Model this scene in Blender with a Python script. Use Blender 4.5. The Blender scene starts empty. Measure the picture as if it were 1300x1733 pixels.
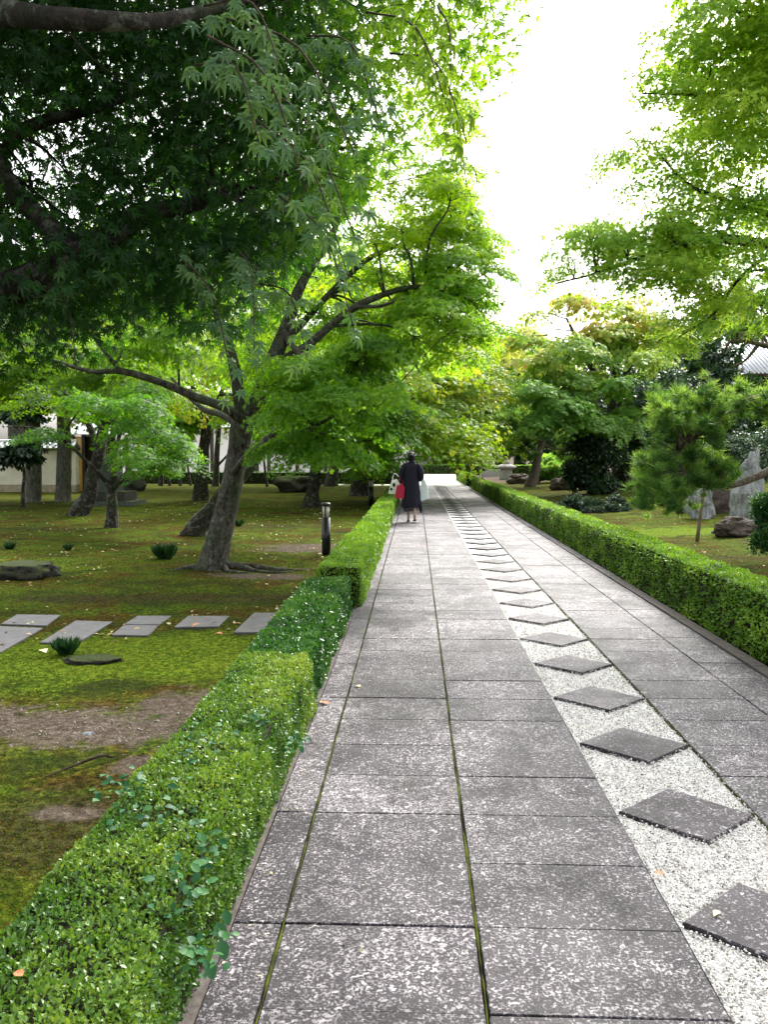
import bpy, math, random
import numpy as np
from mathutils import Vector, Matrix, noise
random.seed(7); rng = np.random.default_rng(7)
S = bpy.context.scene; COL = S.collection

# ------------------------------------------------------------------ camera, sky, sun, exposure
F, CX, CY, H = 1385.0, 650.0, 866.5, 1.55
PITCH, YAW = math.atan(96.5/F), math.atan(53/F)
cam = bpy.data.cameras.new('camera'); cam_o = bpy.data.objects.new('camera', cam); COL.objects.link(cam_o)
cam_o.location = (0, 0, H); cam_o.rotation_euler = (math.pi/2-PITCH, 0, YAW)
cam.sensor_fit = 'VERTICAL'; cam.sensor_height = 24; cam.lens = F/1733*24
cam.clip_start = .05; cam.clip_end = 2000
S.camera = cam_o
SUN_EL, SUN_AZ = math.radians(44), math.radians(22)      # azimuth from +Y towards +X
w = bpy.data.worlds.new('World'); S.world = w; w.use_nodes = True
nt = w.node_tree; nt.nodes.clear()
sky = nt.nodes.new('ShaderNodeTexSky'); sky.sky_type = 'NISHITA'; sky.sun_disc = False
sky.sun_elevation = SUN_EL; sky.sun_rotation = SUN_AZ; sky.dust_density = 6; sky.air_density = 1.2; sky.ozone_density = 1
hs = nt.nodes.new('ShaderNodeHueSaturation'); hs.inputs['Saturation'].default_value = .22; hs.inputs['Value'].default_value = 1.25
bg = nt.nodes.new('ShaderNodeBackground'); bg.inputs[1].default_value = .15
wo = nt.nodes.new('ShaderNodeOutputWorld')
nt.links.new(sky.outputs[0], hs.inputs['Color']); nt.links.new(hs.outputs[0], bg.inputs[0]); nt.links.new(bg.outputs[0], wo.inputs[0])
sl = bpy.data.lights.new('sun', 'SUN'); sl.energy = 1.5; sl.angle = math.radians(11); sl.color = (1, .96, .88)
so = bpy.data.objects.new('sun', sl); COL.objects.link(so)
sd = Vector((math.sin(SUN_AZ)*math.cos(SUN_EL), math.cos(SUN_AZ)*math.cos(SUN_EL), math.sin(SUN_EL)))
so.rotation_euler = sd.to_track_quat('Z', 'Y').to_euler()
S.view_settings.view_transform = 'Standard'; S.view_settings.look = 'None'
S.view_settings.exposure = 1.52; S.view_settings.gamma = 1; S.view_settings.use_curve_mapping = False
S.render.engine = 'CYCLES'
S.cycles.use_denoising = True; S.cycles.max_bounces = 7; S.cycles.diffuse_bounces = 4; S.cycles.glossy_bounces = 2
S.cycles.transmission_bounces = 6; S.cycles.transparent_max_bounces = 6
S.cycles.caustics_reflective = False; S.cycles.caustics_refractive = False; S.cycles.sample_clamp_indirect = 6

# ------------------------------------------------------------------ helpers
ROT = cam_o.rotation_euler.to_matrix()
def ray(px, py): return ROT @ Vector(((px-CX)/F, -(py-CY)/F, -1))
def P(px, py, Y):                       # the point of the place seen at a pixel, Y metres down the path
    d = ray(px, py); return Vector((0, 0, H)) + d*(Y/d.y)
def G(px, py, z=0.0):
    d = ray(px, py); return Vector((0, 0, H)) + d*((z-H)/d.z)
def pxm(Y): return Y/F                  # metres per photo pixel

def tag(o, label=None, cat=None, group=None, kind=None):
    if label: o['label'] = label
    if cat: o['category'] = cat
    if group: o['group'] = group
    if kind: o['kind'] = kind
    return o
def empty(name, loc, label=None, cat=None, group=None, kind=None, rz=0):
    o = bpy.data.objects.new(name, None); o.location = loc; o.rotation_euler.z = rz; COL.objects.link(o)
    o.empty_display_size = .2
    return tag(o, label, cat, group, kind)
def npmesh(name, V, Fc, mat, tint=None, smooth=False):
    V = np.asarray(V, dtype=np.float32); Fc = np.asarray(Fc, dtype=np.int32)
    m = bpy.data.meshes.new(name); k = Fc.shape[1]
    m.vertices.add(len(V)); m.vertices.foreach_set('co', V.ravel())
    m.loops.add(Fc.size); m.loops.foreach_set('vertex_index', Fc.ravel())
    m.polygons.add(len(Fc)); m.polygons.foreach_set('loop_start', np.arange(0, Fc.size, k, dtype=np.int32))
    if smooth: m.polygons.foreach_set('use_smooth', np.ones(len(Fc), dtype=bool))
    if tint is not None:
        a = m.attributes.new('tint', 'FLOAT', 'POINT'); a.data.foreach_set('value', np.asarray(tint, dtype=np.float32))
    m.update(calc_edges=True); m.materials.append(mat); return m
def link(name, mesh, parent=None, **k):
    o = bpy.data.objects.new(name, mesh); COL.objects.link(o)
    if parent is not None: o.parent = parent; o.matrix_parent_inverse = Matrix.Identity(4)
    return tag(o, **k) if k else o
def local(V, parent):
    return np.asarray(V) - np.array(parent.location) if parent is not None else V

class MB:                                # collects polygons for one mesh
    def __init__(s): s.v = []; s.f = []
    def add(s, v, f):
        b = len(s.v); s.v += [tuple(p) for p in v]; s.f += [tuple(i+b for i in q) for q in f]; return s
    def box(s, x0, x1, y0, y1, z0, z1, M=None):
        v = [Vector(p) for p in ((x0,y0,z0),(x1,y0,z0),(x1,y1,z0),(x0,y1,z0),(x0,y0,z1),(x1,y0,z1),(x1,y1,z1),(x0,y1,z1))]
        if M: v = [M@p for p in v]
        return s.add(v, [(0,3,2,1),(4,5,6,7),(0,1,5,4),(1,2,6,5),(2,3,7,6),(3,0,4,7)])
    def prism(s, poly, z0, z1, bev=0.0, n=None):
        k = len(poly); c = Vector((sum(p[0] for p in poly)/k, sum(p[1] for p in poly)/k))
        def ins(p, d):
            q = Vector(p[:2])-c; l = q.length; return c + q*(max(l-d*1.3, .001)/l)
        rings = [[(p[0], p[1], z0) for p in poly], [(p[0], p[1], z1-bev) for p in poly]]
        if bev: rings.append([(*ins(p, bev), z1) for p in poly])
        v = [p for r in rings for p in r]; f = [tuple(range(k))[::-1]]
        for r in range(len(rings)-1):
            for i in range(k): f.append((r*k+i, r*k+(i+1)%k, (r+1)*k+(i+1)%k, (r+1)*k+i))
        f.append(tuple(range((len(rings)-1)*k, len(rings)*k)))
        return s.add(v, f)
    def lathe(s, prof, n=16, c=(0,0), sx=1, sy=1, rot=0):
        v = []; f = []
        for r, z in prof:
            for i in range(n):
                a = 2*math.pi*i/n+rot; v.append((c[0]+r*math.cos(a)*sx, c[1]+r*math.sin(a)*sy, z))
        for j in range(len(prof)-1):
            for i in range(n): f.append((j*n+i, j*n+(i+1)%n, (j+1)*n+(i+1)%n, (j+1)*n+i))
        f.append(tuple(range(n))[::-1]); f.append(tuple(range((len(prof)-1)*n, len(prof)*n)))
        return s.add(v, f)
    def tube(s, pts, rad, n=8, rough=0.0, smooth=3):
        pts = [Vector(p) for p in pts]
        if smooth > 1 and len(pts) > 2: pts, rad = catmull(pts, rad, smooth)
        v = []; f = []; up = Vector((0.13, .31, 1)); k = len(pts)
        for i, p in enumerate(pts):
            d = (pts[min(i+1, k-1)]-pts[max(i-1, 0)]).normalized()
            a = d.cross(up); a = a.normalized() if a.length > .1 else d.cross(Vector((1, 0, 0))).normalized()
            b = d.cross(a)
            for j in range(n):
                t = 2*math.pi*j/n; q = a*math.cos(t)+b*math.sin(t); r = rad[i]
                if rough:
                    r *= 1+rough*(noise.noise(Vector((q.x*1.9, q.y*1.9, q.z))+p*2.2)*1.4 + .6*noise.noise(p*7+q*3))
                v.append(p+q*r)
        for i in range(k-1):
            for j in range(n): f.append((i*n+j, i*n+(j+1)%n, (i+1)*n+(j+1)%n, (i+1)*n+j))
        f.append(tuple(range(n))[::-1]); f.append(tuple(range((k-1)*n, k*n)))
        return s.add(v, f)
    def build(s, name, mat, parent=None, smooth=False, world=False, **kw):
        m = bpy.data.meshes.new(name)
        v = s.v
        if world and parent is not None:
            l = parent.location; v = [(p[0]-l.x, p[1]-l.y, p[2]-l.z) for p in v]
        m.from_pydata(v, [], s.f); m.update()
        if smooth: m.polygons.foreach_set('use_smooth', [True]*len(m.polygons))
        m.materials.append(mat); return link(name, m, parent, **kw)
def catmull(pts, rad, n):
    P0 = [pts[0]*2-pts[1]]+list(pts)+[pts[-1]*2-pts[-2]]; o = []; r = []
    for i in range(1, len(P0)-2):
        a, b, c, d = P0[i-1:i+3]
        for k in range(n):
            t = k/n
            o.append(.5*((2*b)+(c-a)*t+(2*a-5*b+4*c-d)*t*t+(3*b-a-3*c+d)*t**3)); r.append(rad[i-1]*(1-t)+rad[i]*t)
    o.append(pts[-1]); r.append(rad[-1]); return o, r

# ------------------------------------------------------------------ materials
def new_mat(name):
    m = bpy.data.materials.new(name); m.use_nodes = True; t = m.node_tree; t.nodes.clear()
    out = t.nodes.new('ShaderNodeOutputMaterial'); return m, t, out
def N(t, typ, **k):
    n = t.nodes.new('ShaderNode'+typ)
    for a, b in k.items():
        if a in n.inputs.keys(): n.inputs[a].default_value = b
        else: setattr(n, a, b)
    return n
def ramp(t, fac, stops, interp='LINEAR'):
    n = t.nodes.new('ShaderNodeValToRGB'); n.color_ramp.interpolation = interp
    e = n.color_ramp.elements
    while len(e) < len(stops): e.new(.5)
    for el, (p, c) in zip(e, stops):
        el.position = p; el.color = (*c, 1) if len(c) == 3 else c
    t.links.new(fac, n.inputs[0]); return n.outputs[0]
def g3(v): return (v, v, v)
def mix(t, fac, a, b, mode='MIX'):
    n = t.nodes.new('ShaderNodeMix'); n.data_type = 'RGBA'; n.blend_type = mode
    for s, v in ((0, fac), (6, a), (7, b)):
        if isinstance(v, bpy.types.NodeSocket): t.links.new(v, n.inputs[s])
        elif s == 0: n.inputs[0].default_value = v
        else: n.inputs[s].default_value = (*v, 1)
    return n.outputs[2]
def noi(t, vec, scale, detail=4, rough=.55, dist=0):
    n = N(t, 'TexNoise', Scale=scale, Detail=detail, Roughness=rough, Distortion=dist)
    if vec is not None: t.links.new(vec, n.inputs['Vector'])
    return n.outputs['Fac']
def pos(t): return t.nodes.new('ShaderNodeNewGeometry').outputs['Position']
def stretch(t, v, sc):
    n = t.nodes.new('ShaderNodeMapping'); n.inputs['Scale'].default_value = sc; t.links.new(v, n.inputs[0]); return n.outputs[0]
def mathn(t, op, a, b=0.0):
    n = t.nodes.new('ShaderNodeMath'); n.operation = op
    for i, v in enumerate((a, b)):
        if isinstance(v, bpy.types.NodeSocket): t.links.new(v, n.inputs[i])
        else: n.inputs[i].default_value = v
    return n.outputs[0]
def finish(t, out, color, rough=.8, spec=.3, bump=None, bs=.3, bd=.02, metal=0):
    p = N(t, 'BsdfPrincipled'); p.inputs['Specular IOR Level'].default_value = spec; p.inputs['Metallic'].default_value = metal
    if isinstance(color, bpy.types.NodeSocket): t.links.new(color, p.inputs['Base Color'])
    else: p.inputs['Base Color'].default_value = (*color, 1)
    if isinstance(rough, bpy.types.NodeSocket): t.links.new(rough, p.inputs['Roughness'])
    else: p.inputs['Roughness'].default_value = rough
    if bump is not None:
        b = N(t, 'Bump'); b.inputs['Strength'].default_value = bs; b.inputs['Distance'].default_value = bd
        t.links.new(bump, b.inputs['Height']); t.links.new(b.outputs[0], p.inputs['Normal'])
    t.links.new(p.outputs[0], out.inputs[0]); return p

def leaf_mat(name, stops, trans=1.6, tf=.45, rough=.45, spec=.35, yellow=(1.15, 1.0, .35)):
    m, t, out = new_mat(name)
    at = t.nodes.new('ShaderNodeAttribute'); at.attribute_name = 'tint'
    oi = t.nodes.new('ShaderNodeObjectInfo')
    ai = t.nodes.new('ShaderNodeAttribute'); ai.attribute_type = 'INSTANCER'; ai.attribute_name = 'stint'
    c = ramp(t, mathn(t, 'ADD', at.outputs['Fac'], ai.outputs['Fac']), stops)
    p = N(t, 'BsdfPrincipled', Roughness=rough); p.inputs['Specular IOR Level'].default_value = spec
    t.links.new(c, p.inputs['Base Color'])
    tr = N(t, 'BsdfTranslucent')
    tc = mix(t, 1.0, c, tuple(trans*y for y in yellow), 'MULTIPLY'); t.links.new(tc, tr.inputs[0])
    mx = N(t, 'MixShader'); mx.inputs[0].default_value = tf
    t.links.new(p.outputs[0], mx.inputs[1]); t.links.new(tr.outputs[0], mx.inputs[2]); t.links.new(mx.outputs[0], out.inputs[0])
    return m

def bark_mat(name, a, b, moss=0.0, sc=9):
    m, t, out = new_mat(name); v = pos(t)
    n1 = noi(t, stretch(t, v, (1, 1, .35)), sc*2.2, 6, .65); n2 = noi(t, v, 2.3, 4, .6); n3 = noi(t, v, sc*3.5, 4, .7)
    c = ramp(t, n1, [(.34, a), (.62, b)])
    lich = ramp(t, noi(t, v, sc*1.1, 5, .75), [(.52, g3(0)), (.64, g3(1))])
    c = mix(t, mathn(t, 'MULTIPLY', lich, .6), c, (.22, .24, .19))
    if moss:
        mk = ramp(t, n2, [(.45, g3(0)), (.62, g3(moss))]); c = mix(t, mk, c, (.045, .075, .025))
    h = mathn(t, 'ADD', n1, mathn(t, 'MULTIPLY', n3, .5))
    finish(t, out, c, .9, .2, h, .9, .03); return m

def slab_mat(nm='exposed_aggregate', DN=.0, bk=1.0):
    m, t, out = new_mat(nm); v = pos(t)
    oi = t.nodes.new('ShaderNodeObjectInfo').outputs['Random']
    vo = N(t, 'TexVoronoi', Scale=62.0, Randomness=1.0); t.links.new(v, vo.inputs['Vector'])
    sep = t.nodes.new('ShaderNodeSeparateColor'); t.links.new(vo.outputs['Color'], sep.inputs[0])
    dens = mathn(t, 'ADD', mathn(t, 'ADD', mathn(t, 'MULTIPLY', noi(t, v, 1.9, 5, .65), .22), mathn(t, 'MULTIPLY', oi, .055)), -.135+DN)
    w1 = noi(t, v, 94, 3, .6, .3); w2 = noi(t, v, 150, 3, .6, .3)
    cell = mathn(t, 'MULTIPLY', mathn(t, 'SUBTRACT', sep.outputs[0], .5), .10)
    f = mathn(t, 'ADD', mathn(t, 'ADD', w1, dens), cell)
    chip = ramp(t, f, [(.505, g3(0)), (.56, g3(1))])
    small = mathn(t, 'MULTIPLY', ramp(t, mathn(t, 'ADD', w2, dens), [(.56, g3(0)), (.62, g3(1))]), .5)
    cm = mathn(t, 'MAXIMUM', chip, small)
    base = ramp(t, noi(t, v, 5, 5, .65), [(.3, (.013*bk, .0100*bk, .0140*bk)), (.7, (.036*bk, .029*bk, .038*bk))])
    base = mix(t, mathn(t, 'MULTIPLY', oi, .45), base, (.050, .040, .049))
    stn = ramp(t, noi(t, v, 1.1, 6, .7, .6), [(.38, g3(.38)), (.54, g3(1))]); stn2 = ramp(t, noi(t, v, 9, 5, .7, .3), [(.36, g3(.5)), (.5, g3(1))])
    chc = ramp(t, sep.outputs[1], [(0, (.12, .104, .112)), (.5, (.26, .235, .25)), (1, (.50, .47, .48))])
    c = mix(t, cm, base, chc); c = mix(t, 1.0, c, mix(t, 1.0, stn, stn2, 'MULTIPLY'), 'MULTIPLY')
    finish(t, out, c, ramp(t, noi(t, v, 3, 3), [(.35, g3(.50)), (.7, g3(.66))]), .24, cm, .6, .006); return m

def simple(name, a, b, sc=20, rough=.7, spec=.3, bs=.3, bd=.01):
    m, t, out = new_mat(name); v = pos(t); n = noi(t, v, sc, 6, .65)
    finish(t, out, ramp(t, n, [(.3, a), (.7, b)]), rough, spec, n, bs, bd); return m

def ground_mat():
    m, t, out = new_mat('moss_and_soil'); v = pos(t)
    big = noi(t, v, .55, 5, .6, .6); mid = noi(t, v, 1.7, 6, .68, .4); fine = noi(t, v, 26, 6, .7); vf = noi(t, v, 120, 4, .7)
    st = noi(t, stretch(t, v, (.8, 1.2, 1)), 1.3, 5, .62, .8)
    green = ramp(t, fine, [(.34, (.008, .018, .003)), (.5, (.045, .078, .006)), (.66, (.15, .19, .018))])
    rust = ramp(t, fine, [(.34, (.012, .007, .003)), (.52, (.055, .030, .008)), (.7, (.15, .10, .022))])
    soil = ramp(t, mathn(t, 'ADD', mathn(t, 'MULTIPLY', fine, .5), mathn(t, 'MULTIPLY', vf, .5)),
                [(.36, (.026, .020, .014)), (.48, (.070, .054, .041)), (.58, (.15, .122, .098)), (.68, (.34, .30, .26))])
    c = mix(t, mathn(t, 'MULTIPLY', ramp(t, mathn(t, 'ADD', mathn(t, 'MULTIPLY', st, .6), mathn(t, 'MULTIPLY', mid, .4)), [(.46, g3(0)), (.57, g3(1))]), .9), green, rust)
    dk = ramp(t, mid, [(.38, g3(1)), (.5, g3(0))]); c = mix(t, mathn(t, 'MULTIPLY', dk, .75), c, (.02, .024, .008))
    fr = t.nodes.new('ShaderNodeAttribute'); fr.attribute_name = 'moss_tone'
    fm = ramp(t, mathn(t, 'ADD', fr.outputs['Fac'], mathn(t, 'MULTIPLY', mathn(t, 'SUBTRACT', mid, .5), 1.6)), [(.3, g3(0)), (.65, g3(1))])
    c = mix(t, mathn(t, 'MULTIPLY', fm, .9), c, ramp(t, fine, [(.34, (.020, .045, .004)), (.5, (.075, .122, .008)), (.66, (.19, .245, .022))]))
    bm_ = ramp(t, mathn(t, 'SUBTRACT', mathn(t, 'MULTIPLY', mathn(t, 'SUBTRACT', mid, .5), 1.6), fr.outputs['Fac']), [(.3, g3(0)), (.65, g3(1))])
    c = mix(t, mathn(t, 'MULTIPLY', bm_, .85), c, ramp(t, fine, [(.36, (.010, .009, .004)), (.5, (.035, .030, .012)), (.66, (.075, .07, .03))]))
    at = t.nodes.new('ShaderNodeAttribute'); at.attribute_name = 'tint'
    sm = ramp(t, mathn(t, 'ADD', at.outputs['Fac'], mathn(t, 'ADD', mathn(t, 'MULTIPLY', mathn(t, 'SUBTRACT', mid, .5), 1.6), mathn(t, 'MULTIPLY', mathn(t, 'SUBTRACT', noi(t, v, 7, 6, .75), .5), 1.6))), [(.40, g3(0)), (.70, g3(1))])
    c = mix(t, sm, c, soil)
    h = mathn(t, 'ADD', mathn(t, 'MULTIPLY', fine, 1.0), mathn(t, 'MULTIPLY', vf, .35))
    finish(t, out, c, 1.0, .02, h, .8, .03); return m

def gravel_mat(name, lo=.3, hi=.8, tone=(1, .98, .95)):
    m, t, out = new_mat(name); v = pos(t)
    vo = N(t, 'TexVoronoi', Scale=110.0); t.links.new(v, vo.inputs['Vector'])
    s = t.nodes.new('ShaderNodeSeparateColor'); t.links.new(vo.outputs['Color'], s.inputs[0])
    c = ramp(t, s.outputs[0], [(0, tuple(lo*k for k in tone)), (.25, tuple(.5*(lo+hi)*k for k in tone)), (1, tuple(hi*k for k in tone))])
    gap = ramp(t, vo.outputs['Distance'], [(.45, g3(0)), (.75, g3(1))])
    c = mix(t, mathn(t, 'MULTIPLY', gap, .55), c, (.22, .2, .17))
    h = mathn(t, 'SUBTRACT', 1.0, vo.outputs['Distance'])
    finish(t, out, c, .75, .35, h, .8, .008); return m

def pebble_mat():
    m, t, out = new_mat('white_pebble')
    at = t.nodes.new('ShaderNodeAttribute'); at.attribute_name = 'tint'
    c = ramp(t, at.outputs['Fac'], [(0, (.10, .09, .075)), (.10, (.28, .25, .21)), (.3, (.52, .50, .46)), (.7, (.70, .69, .67)), (1, (.80, .79, .78))])
    finish(t, out, c, .6, .4); return m

def rock_mat(name, a, b, moss=.0, sc=6):
    m, t, out = new_mat(name); v = pos(t); n = noi(t, v, sc, 8, .72, .3); n2 = noi(t, v, sc*5, 5, .7)
    st = noi(t, stretch(t, v, (1.6, 1.6, .4)), sc*2, 7, .75, .5); n = mathn(t, 'ADD', mathn(t, 'MULTIPLY', n, .45), mathn(t, 'MULTIPLY', st, .55))
    c = ramp(t, n, [(.36, a), (.62, b)])
    if moss:
        ge = t.nodes.new('ShaderNodeNewGeometry'); sx = t.nodes.new('ShaderNodeSeparateXYZ'); t.links.new(ge.outputs['Normal'], sx.inputs[0])
        up = mathn(t, 'ADD', sx.outputs[2], mathn(t, 'MULTIPLY', mathn(t, 'SUBTRACT', n2, .5), 1.2))
        c = mix(t, ramp(t, up, [(.35, g3(0)), (.75, g3(moss))]), c, (.06, .085, .015))
    finish(t, out, c, .9, .25, mathn(t, 'ADD', n, mathn(t, 'MULTIPLY', n2, .4)), 1.0, .12); return m

GREEN = [(0, (.035, .12, .014)), (.35, (.085, .24, .022)), (.7, (.18, .37, .034)), (1, (.34, .48, .042))]
LIMEG = [(0, (.055, .15, .014)), (.4, (.11, .24, .020)), (.75, (.20, .33, .028)), (1, (.38, .42, .04))]
PALEG = [(0, (.09, .21, .045)), (.5, (.19, .35, .055)), (1, (.38, .48, .07))]
ORANG = [(0, (.10, .24, .05)), (.5, (.20, .36, .07)), (.78, (.36, .45, .10)), (.93, (.46, .44, .12)), (1, (.54, .38, .15))]
M = {
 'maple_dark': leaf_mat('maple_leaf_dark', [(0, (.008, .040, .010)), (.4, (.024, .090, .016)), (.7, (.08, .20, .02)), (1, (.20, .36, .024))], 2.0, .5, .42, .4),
 'maple_lit': leaf_mat('maple_leaf_lit', [(0, (.035, .11, .040)), (.5, (.08, .19, .07)), (.85, (.14, .27, .09)), (1, (.22, .40, .03))], 1.5, .35, .4, .5),  # paler maple leaf with the skylight on the near strands in its colour
 'maple': leaf_mat('maple_leaf', GREEN, 1.8, .62), 'lime': leaf_mat('lime_leaf', LIMEG, 1.8, .55), 'pale': leaf_mat('pale_leaf', PALEG, 2.0, .6, yellow=(1.08, 1.0, .5)),
 'orange': leaf_mat('turning_leaf', ORANG, 1.8, .52, yellow=(1.02, .98, .6)),
 'evergreen': leaf_mat('evergreen_leaf', [(0, (.010, .032, .012)), (.6, (.026, .075, .024)), (1, (.07, .15, .05))], 1.2, .15, .3, .6),
 'bluegreen': leaf_mat('bluegreen_leaf', [(0, (.012, .035, .02)), (.6, (.035, .075, .045)), (1, (.09, .15, .10))], 1.2, .2, .5, .3),
 'boxwood': leaf_mat('boxwood_leaf', [(0, (.024, .085, .012)), (.4, (.070, .175, .024)), (.8, (.16, .28, .040)), (.955, (.26, .36, .06)), (1, (.26, .15, .05))], 1.4, .3, .38, .5),
 'limebox': leaf_mat('lime_hedge_leaf', [(0, (.045, .115, .012)), (.5, (.115, .26, .022)), (1, (.24, .42, .04))], 1.4, .3, .42, .4),
 'glossy': leaf_mat('glossy_hedge_leaf', [(0, (.014, .062, .012)), (.6, (.035, .135, .022)), (1, (.10, .23, .04))], 1.3, .25, .36, .5),
 'ivy': leaf_mat('broad_leaf', [(0, (.012, .075, .025)), (.6, (.03, .13, .045)), (1, (.07, .20, .05))], 1.3, .25, .5, .28),
 'pine': leaf_mat('pine_needle', [(0, (.035, .10, .028)), (.6, (.11, .24, .06)), (1, (.22, .38, .10))], 1.5, .4, .45, .3),
 'grass': leaf_mat('lily_grass', [(0, (.008, .035, .012)), (.6, (.02, .075, .025)), (1, (.05, .12, .04))], 1.2, .2, .4, .4),
 'mossfuzz': leaf_mat('moss_fuzz', [(0, (.020, .040, .004)), (.5, (.06, .095, .010)), (.8, (.14, .17, .022)), (1, (.19, .10, .03))], 1.2, .3, .8, .1),
 'fallen': leaf_mat('fallen_leaf', [(0, (.22, .12, .04)), (.5, (.55, .42, .20)), (1, (.75, .68, .48))], .8, .15, .7, .2, (1, .9, .6)),
 'red_leaf': simple('brown_leaf', (.40, .13, .05), (.62, .28, .13), 40, .6),
 'straw_leaf': simple('straw_leaf', (.60, .48, .22), (.80, .72, .48), 40, .6),
 'bark': bark_mat('maple_bark', (.014, .012, .010), (.11, .10, .08), .5, 12), 'bark_dark': bark_mat('dark_bark', (.012, .010, .009), (.045, .037, .030), .25),
 'bark_grey': bark_mat('grey_bark', (.06, .055, .045), (.20, .19, .16), .3, 7), 'bark_pine': bark_mat('pine_bark', (.05, .035, .03), (.20, .15, .13), 0, 12),
 'slab': slab_mat(), 'diamond': slab_mat('diamond_aggregate', -.055, 1.3), 'ground': ground_mat(), 'gravel': gravel_mat('white_gravel'), 'pebble': pebble_mat(),
 'mortar': simple('path_bed', (.03, .027, .022), (.075, .065, .05), 50, .9), 'kerb': simple('kerb_concrete', (.055, .045, .040), (.13, .112, .10), 28, .8, .3, .5, .01),
 'joint_moss': simple('joint_moss', (.014, .014, .007), (.095, .12, .014), 9, .95, .1, .9, .02),
 'paver': simple('smooth_paver', (.060, .058, .060), (.125, .12, .12), 9, .6, .4, .25, .006),
 'hedge_core': simple('hedge_twigs', (.008, .012, .005), (.03, .03, .014), 40, .95, .1),
 'twig': simple('twig', (.03, .022, .016), (.09, .07, .05), 30, .9, .1),
 'rock_dark': rock_mat('mossy_rock', (.025, .024, .02), (.10, .095, .08), .9), 'rock_grey': rock_mat('pale_rock', (.13, .135, .15), (.66, .67, .70), .1, 4),
 'rock_brown': rock_mat('brown_rock', (.05, .038, .032), (.17, .13, .11), .1), 'granite': rock_mat('granite', (.30, .29, .27), (.60, .58, .55), .0, 12),
 'greenstone': rock_mat('green_stone', (.05, .07, .055), (.15, .18, .14), .35, 5),
 'plaster': simple('cream_plaster', (.52, .47, .36), (.72, .68, .55), 1.2, .9, .2, .1), 'ochre': simple('ochre_plaster', (.50, .33, .10), (.62, .43, .16), 2, .9, .2, .1),
 'white_wall': simple('white_plaster', (.74, .70, .66), (.86, .84, .81), .8, .9, .2, .1), 'wood': simple('dark_wood', (.018, .013, .010), (.06, .042, .032), 12, .6),
 'rooftile': simple('roof_tile', (.50, .51, .525), (.70, .72, .74), 6, .32, .6, .2), 'stain': simple('stained_skirting', (.22, .18, .11), (.40, .34, .23), 5, .9),
 'black': simple('black_enamel', (.010, .010, .012), (.018, .018, .021), 30, .35, .5, .05), 'lampglass': simple('lamp_glass', (.50, .46, .38), (.66, .62, .54), 9, .35, .5, .05),
 'bamboo': simple('post_wood', (.10, .075, .05), (.24, .19, .13), 14, .8), 'sand': simple('pale_sand', (.50, .47, .42), (.68, .65, .60), 12, .95, .15),
}

# ------------------------------------------------------------------ foliage machinery
def T(*v): return np.array(v, dtype=np.float32)
def star(lobes, lens, w, cup=.12):       # a palmate leaf, tip along +Y, stem at the origin
    c = np.array([0, .30, 0]); V = []; Fc = []
    for a, l in zip(lobes, lens):
        a = math.radians(a); d = np.array([math.sin(a), math.cos(a), 0]); s = np.array([d[1], -d[0], 0])
        b = len(V); V += [c-d*.05, c+d*l*.42+s*w, c+d*l+np.array([0, 0, -cup*l]), c+d*l*.42-s*w]
        Fc += [(b, b+1, b+2), (b, b+2, b+3)]
    return np.array(V, dtype=np.float32), np.array(Fc, dtype=np.int32)
LEAF7 = star((0, 42, -42, 84, -84, 132, -132), (.72, .60, .64, .44, .48, .26, .24), .080, .24)
st_v, st_f = [], []
for a, l in zip((0, 50, -50, 105, -105), (.75, .62, .62, .42, .42)):
    a = math.radians(a); d = np.array([math.sin(a), math.cos(a), 0]); s = np.array([d[1], -d[0], 0]); c = np.array([0, .28, 0])
    b = len(st_v); st_v += [c-d*.1+s*.13, c-d*.1-s*.13, c+d*l+np.array([0, 0, -.1*l])]; st_f.append((b, b+1, b+2))
LEAF5 = (np.array(st_v, dtype=np.float32), np.array(st_f, dtype=np.int32))
LEAF3 = (T((-.3, .05, 0), (.3, .05, 0), (0, 1, -.08), (-.55, .55, -.05), (.1, .15, 0), (0, .6, .04), (.55, .55, -.05), (-.1, .15, 0)),
         np.array([(0, 1, 2), (3, 4, 5), (6, 5, 7)], dtype=np.int32))
OVAL2 = (T((0, 0, 0), (.30, .5, .09), (0, 1, -.03), (-.30, .5, .09)), np.array([(0, 1, 2), (0, 2, 3)], dtype=np.int32))
BROAD = (T((0, 0, 0), (.26, .18, .05), (.38, .48, .07), (.22, .82, .02), (0, 1.05, -.10), (-.22, .82, .02), (-.38, .48, .07), (-.26, .18, .05), (0, .3, 0), (0, .7, -.02)),
         np.array([(0, 1, 8), (1, 2, 8), (2, 9, 8), (2, 3, 9), (3, 4, 9), (4, 5, 9), (5, 6, 9), (6, 8, 9), (6, 7, 8), (7, 0, 8)], dtype=np.int32))
NEEDLE = (T((-.012, 0, 0), (.012, 0, 0), (0, 1, 0)), np.array([(0, 1, 2)], dtype=np.int32))
BLADE = (T((-.05, 0, 0), (.05, 0, 0), (.03, .6, .05), (0, 1, -.12)), np.array([(0, 1, 2), (0, 2, 3)], dtype=np.int32))

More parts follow.
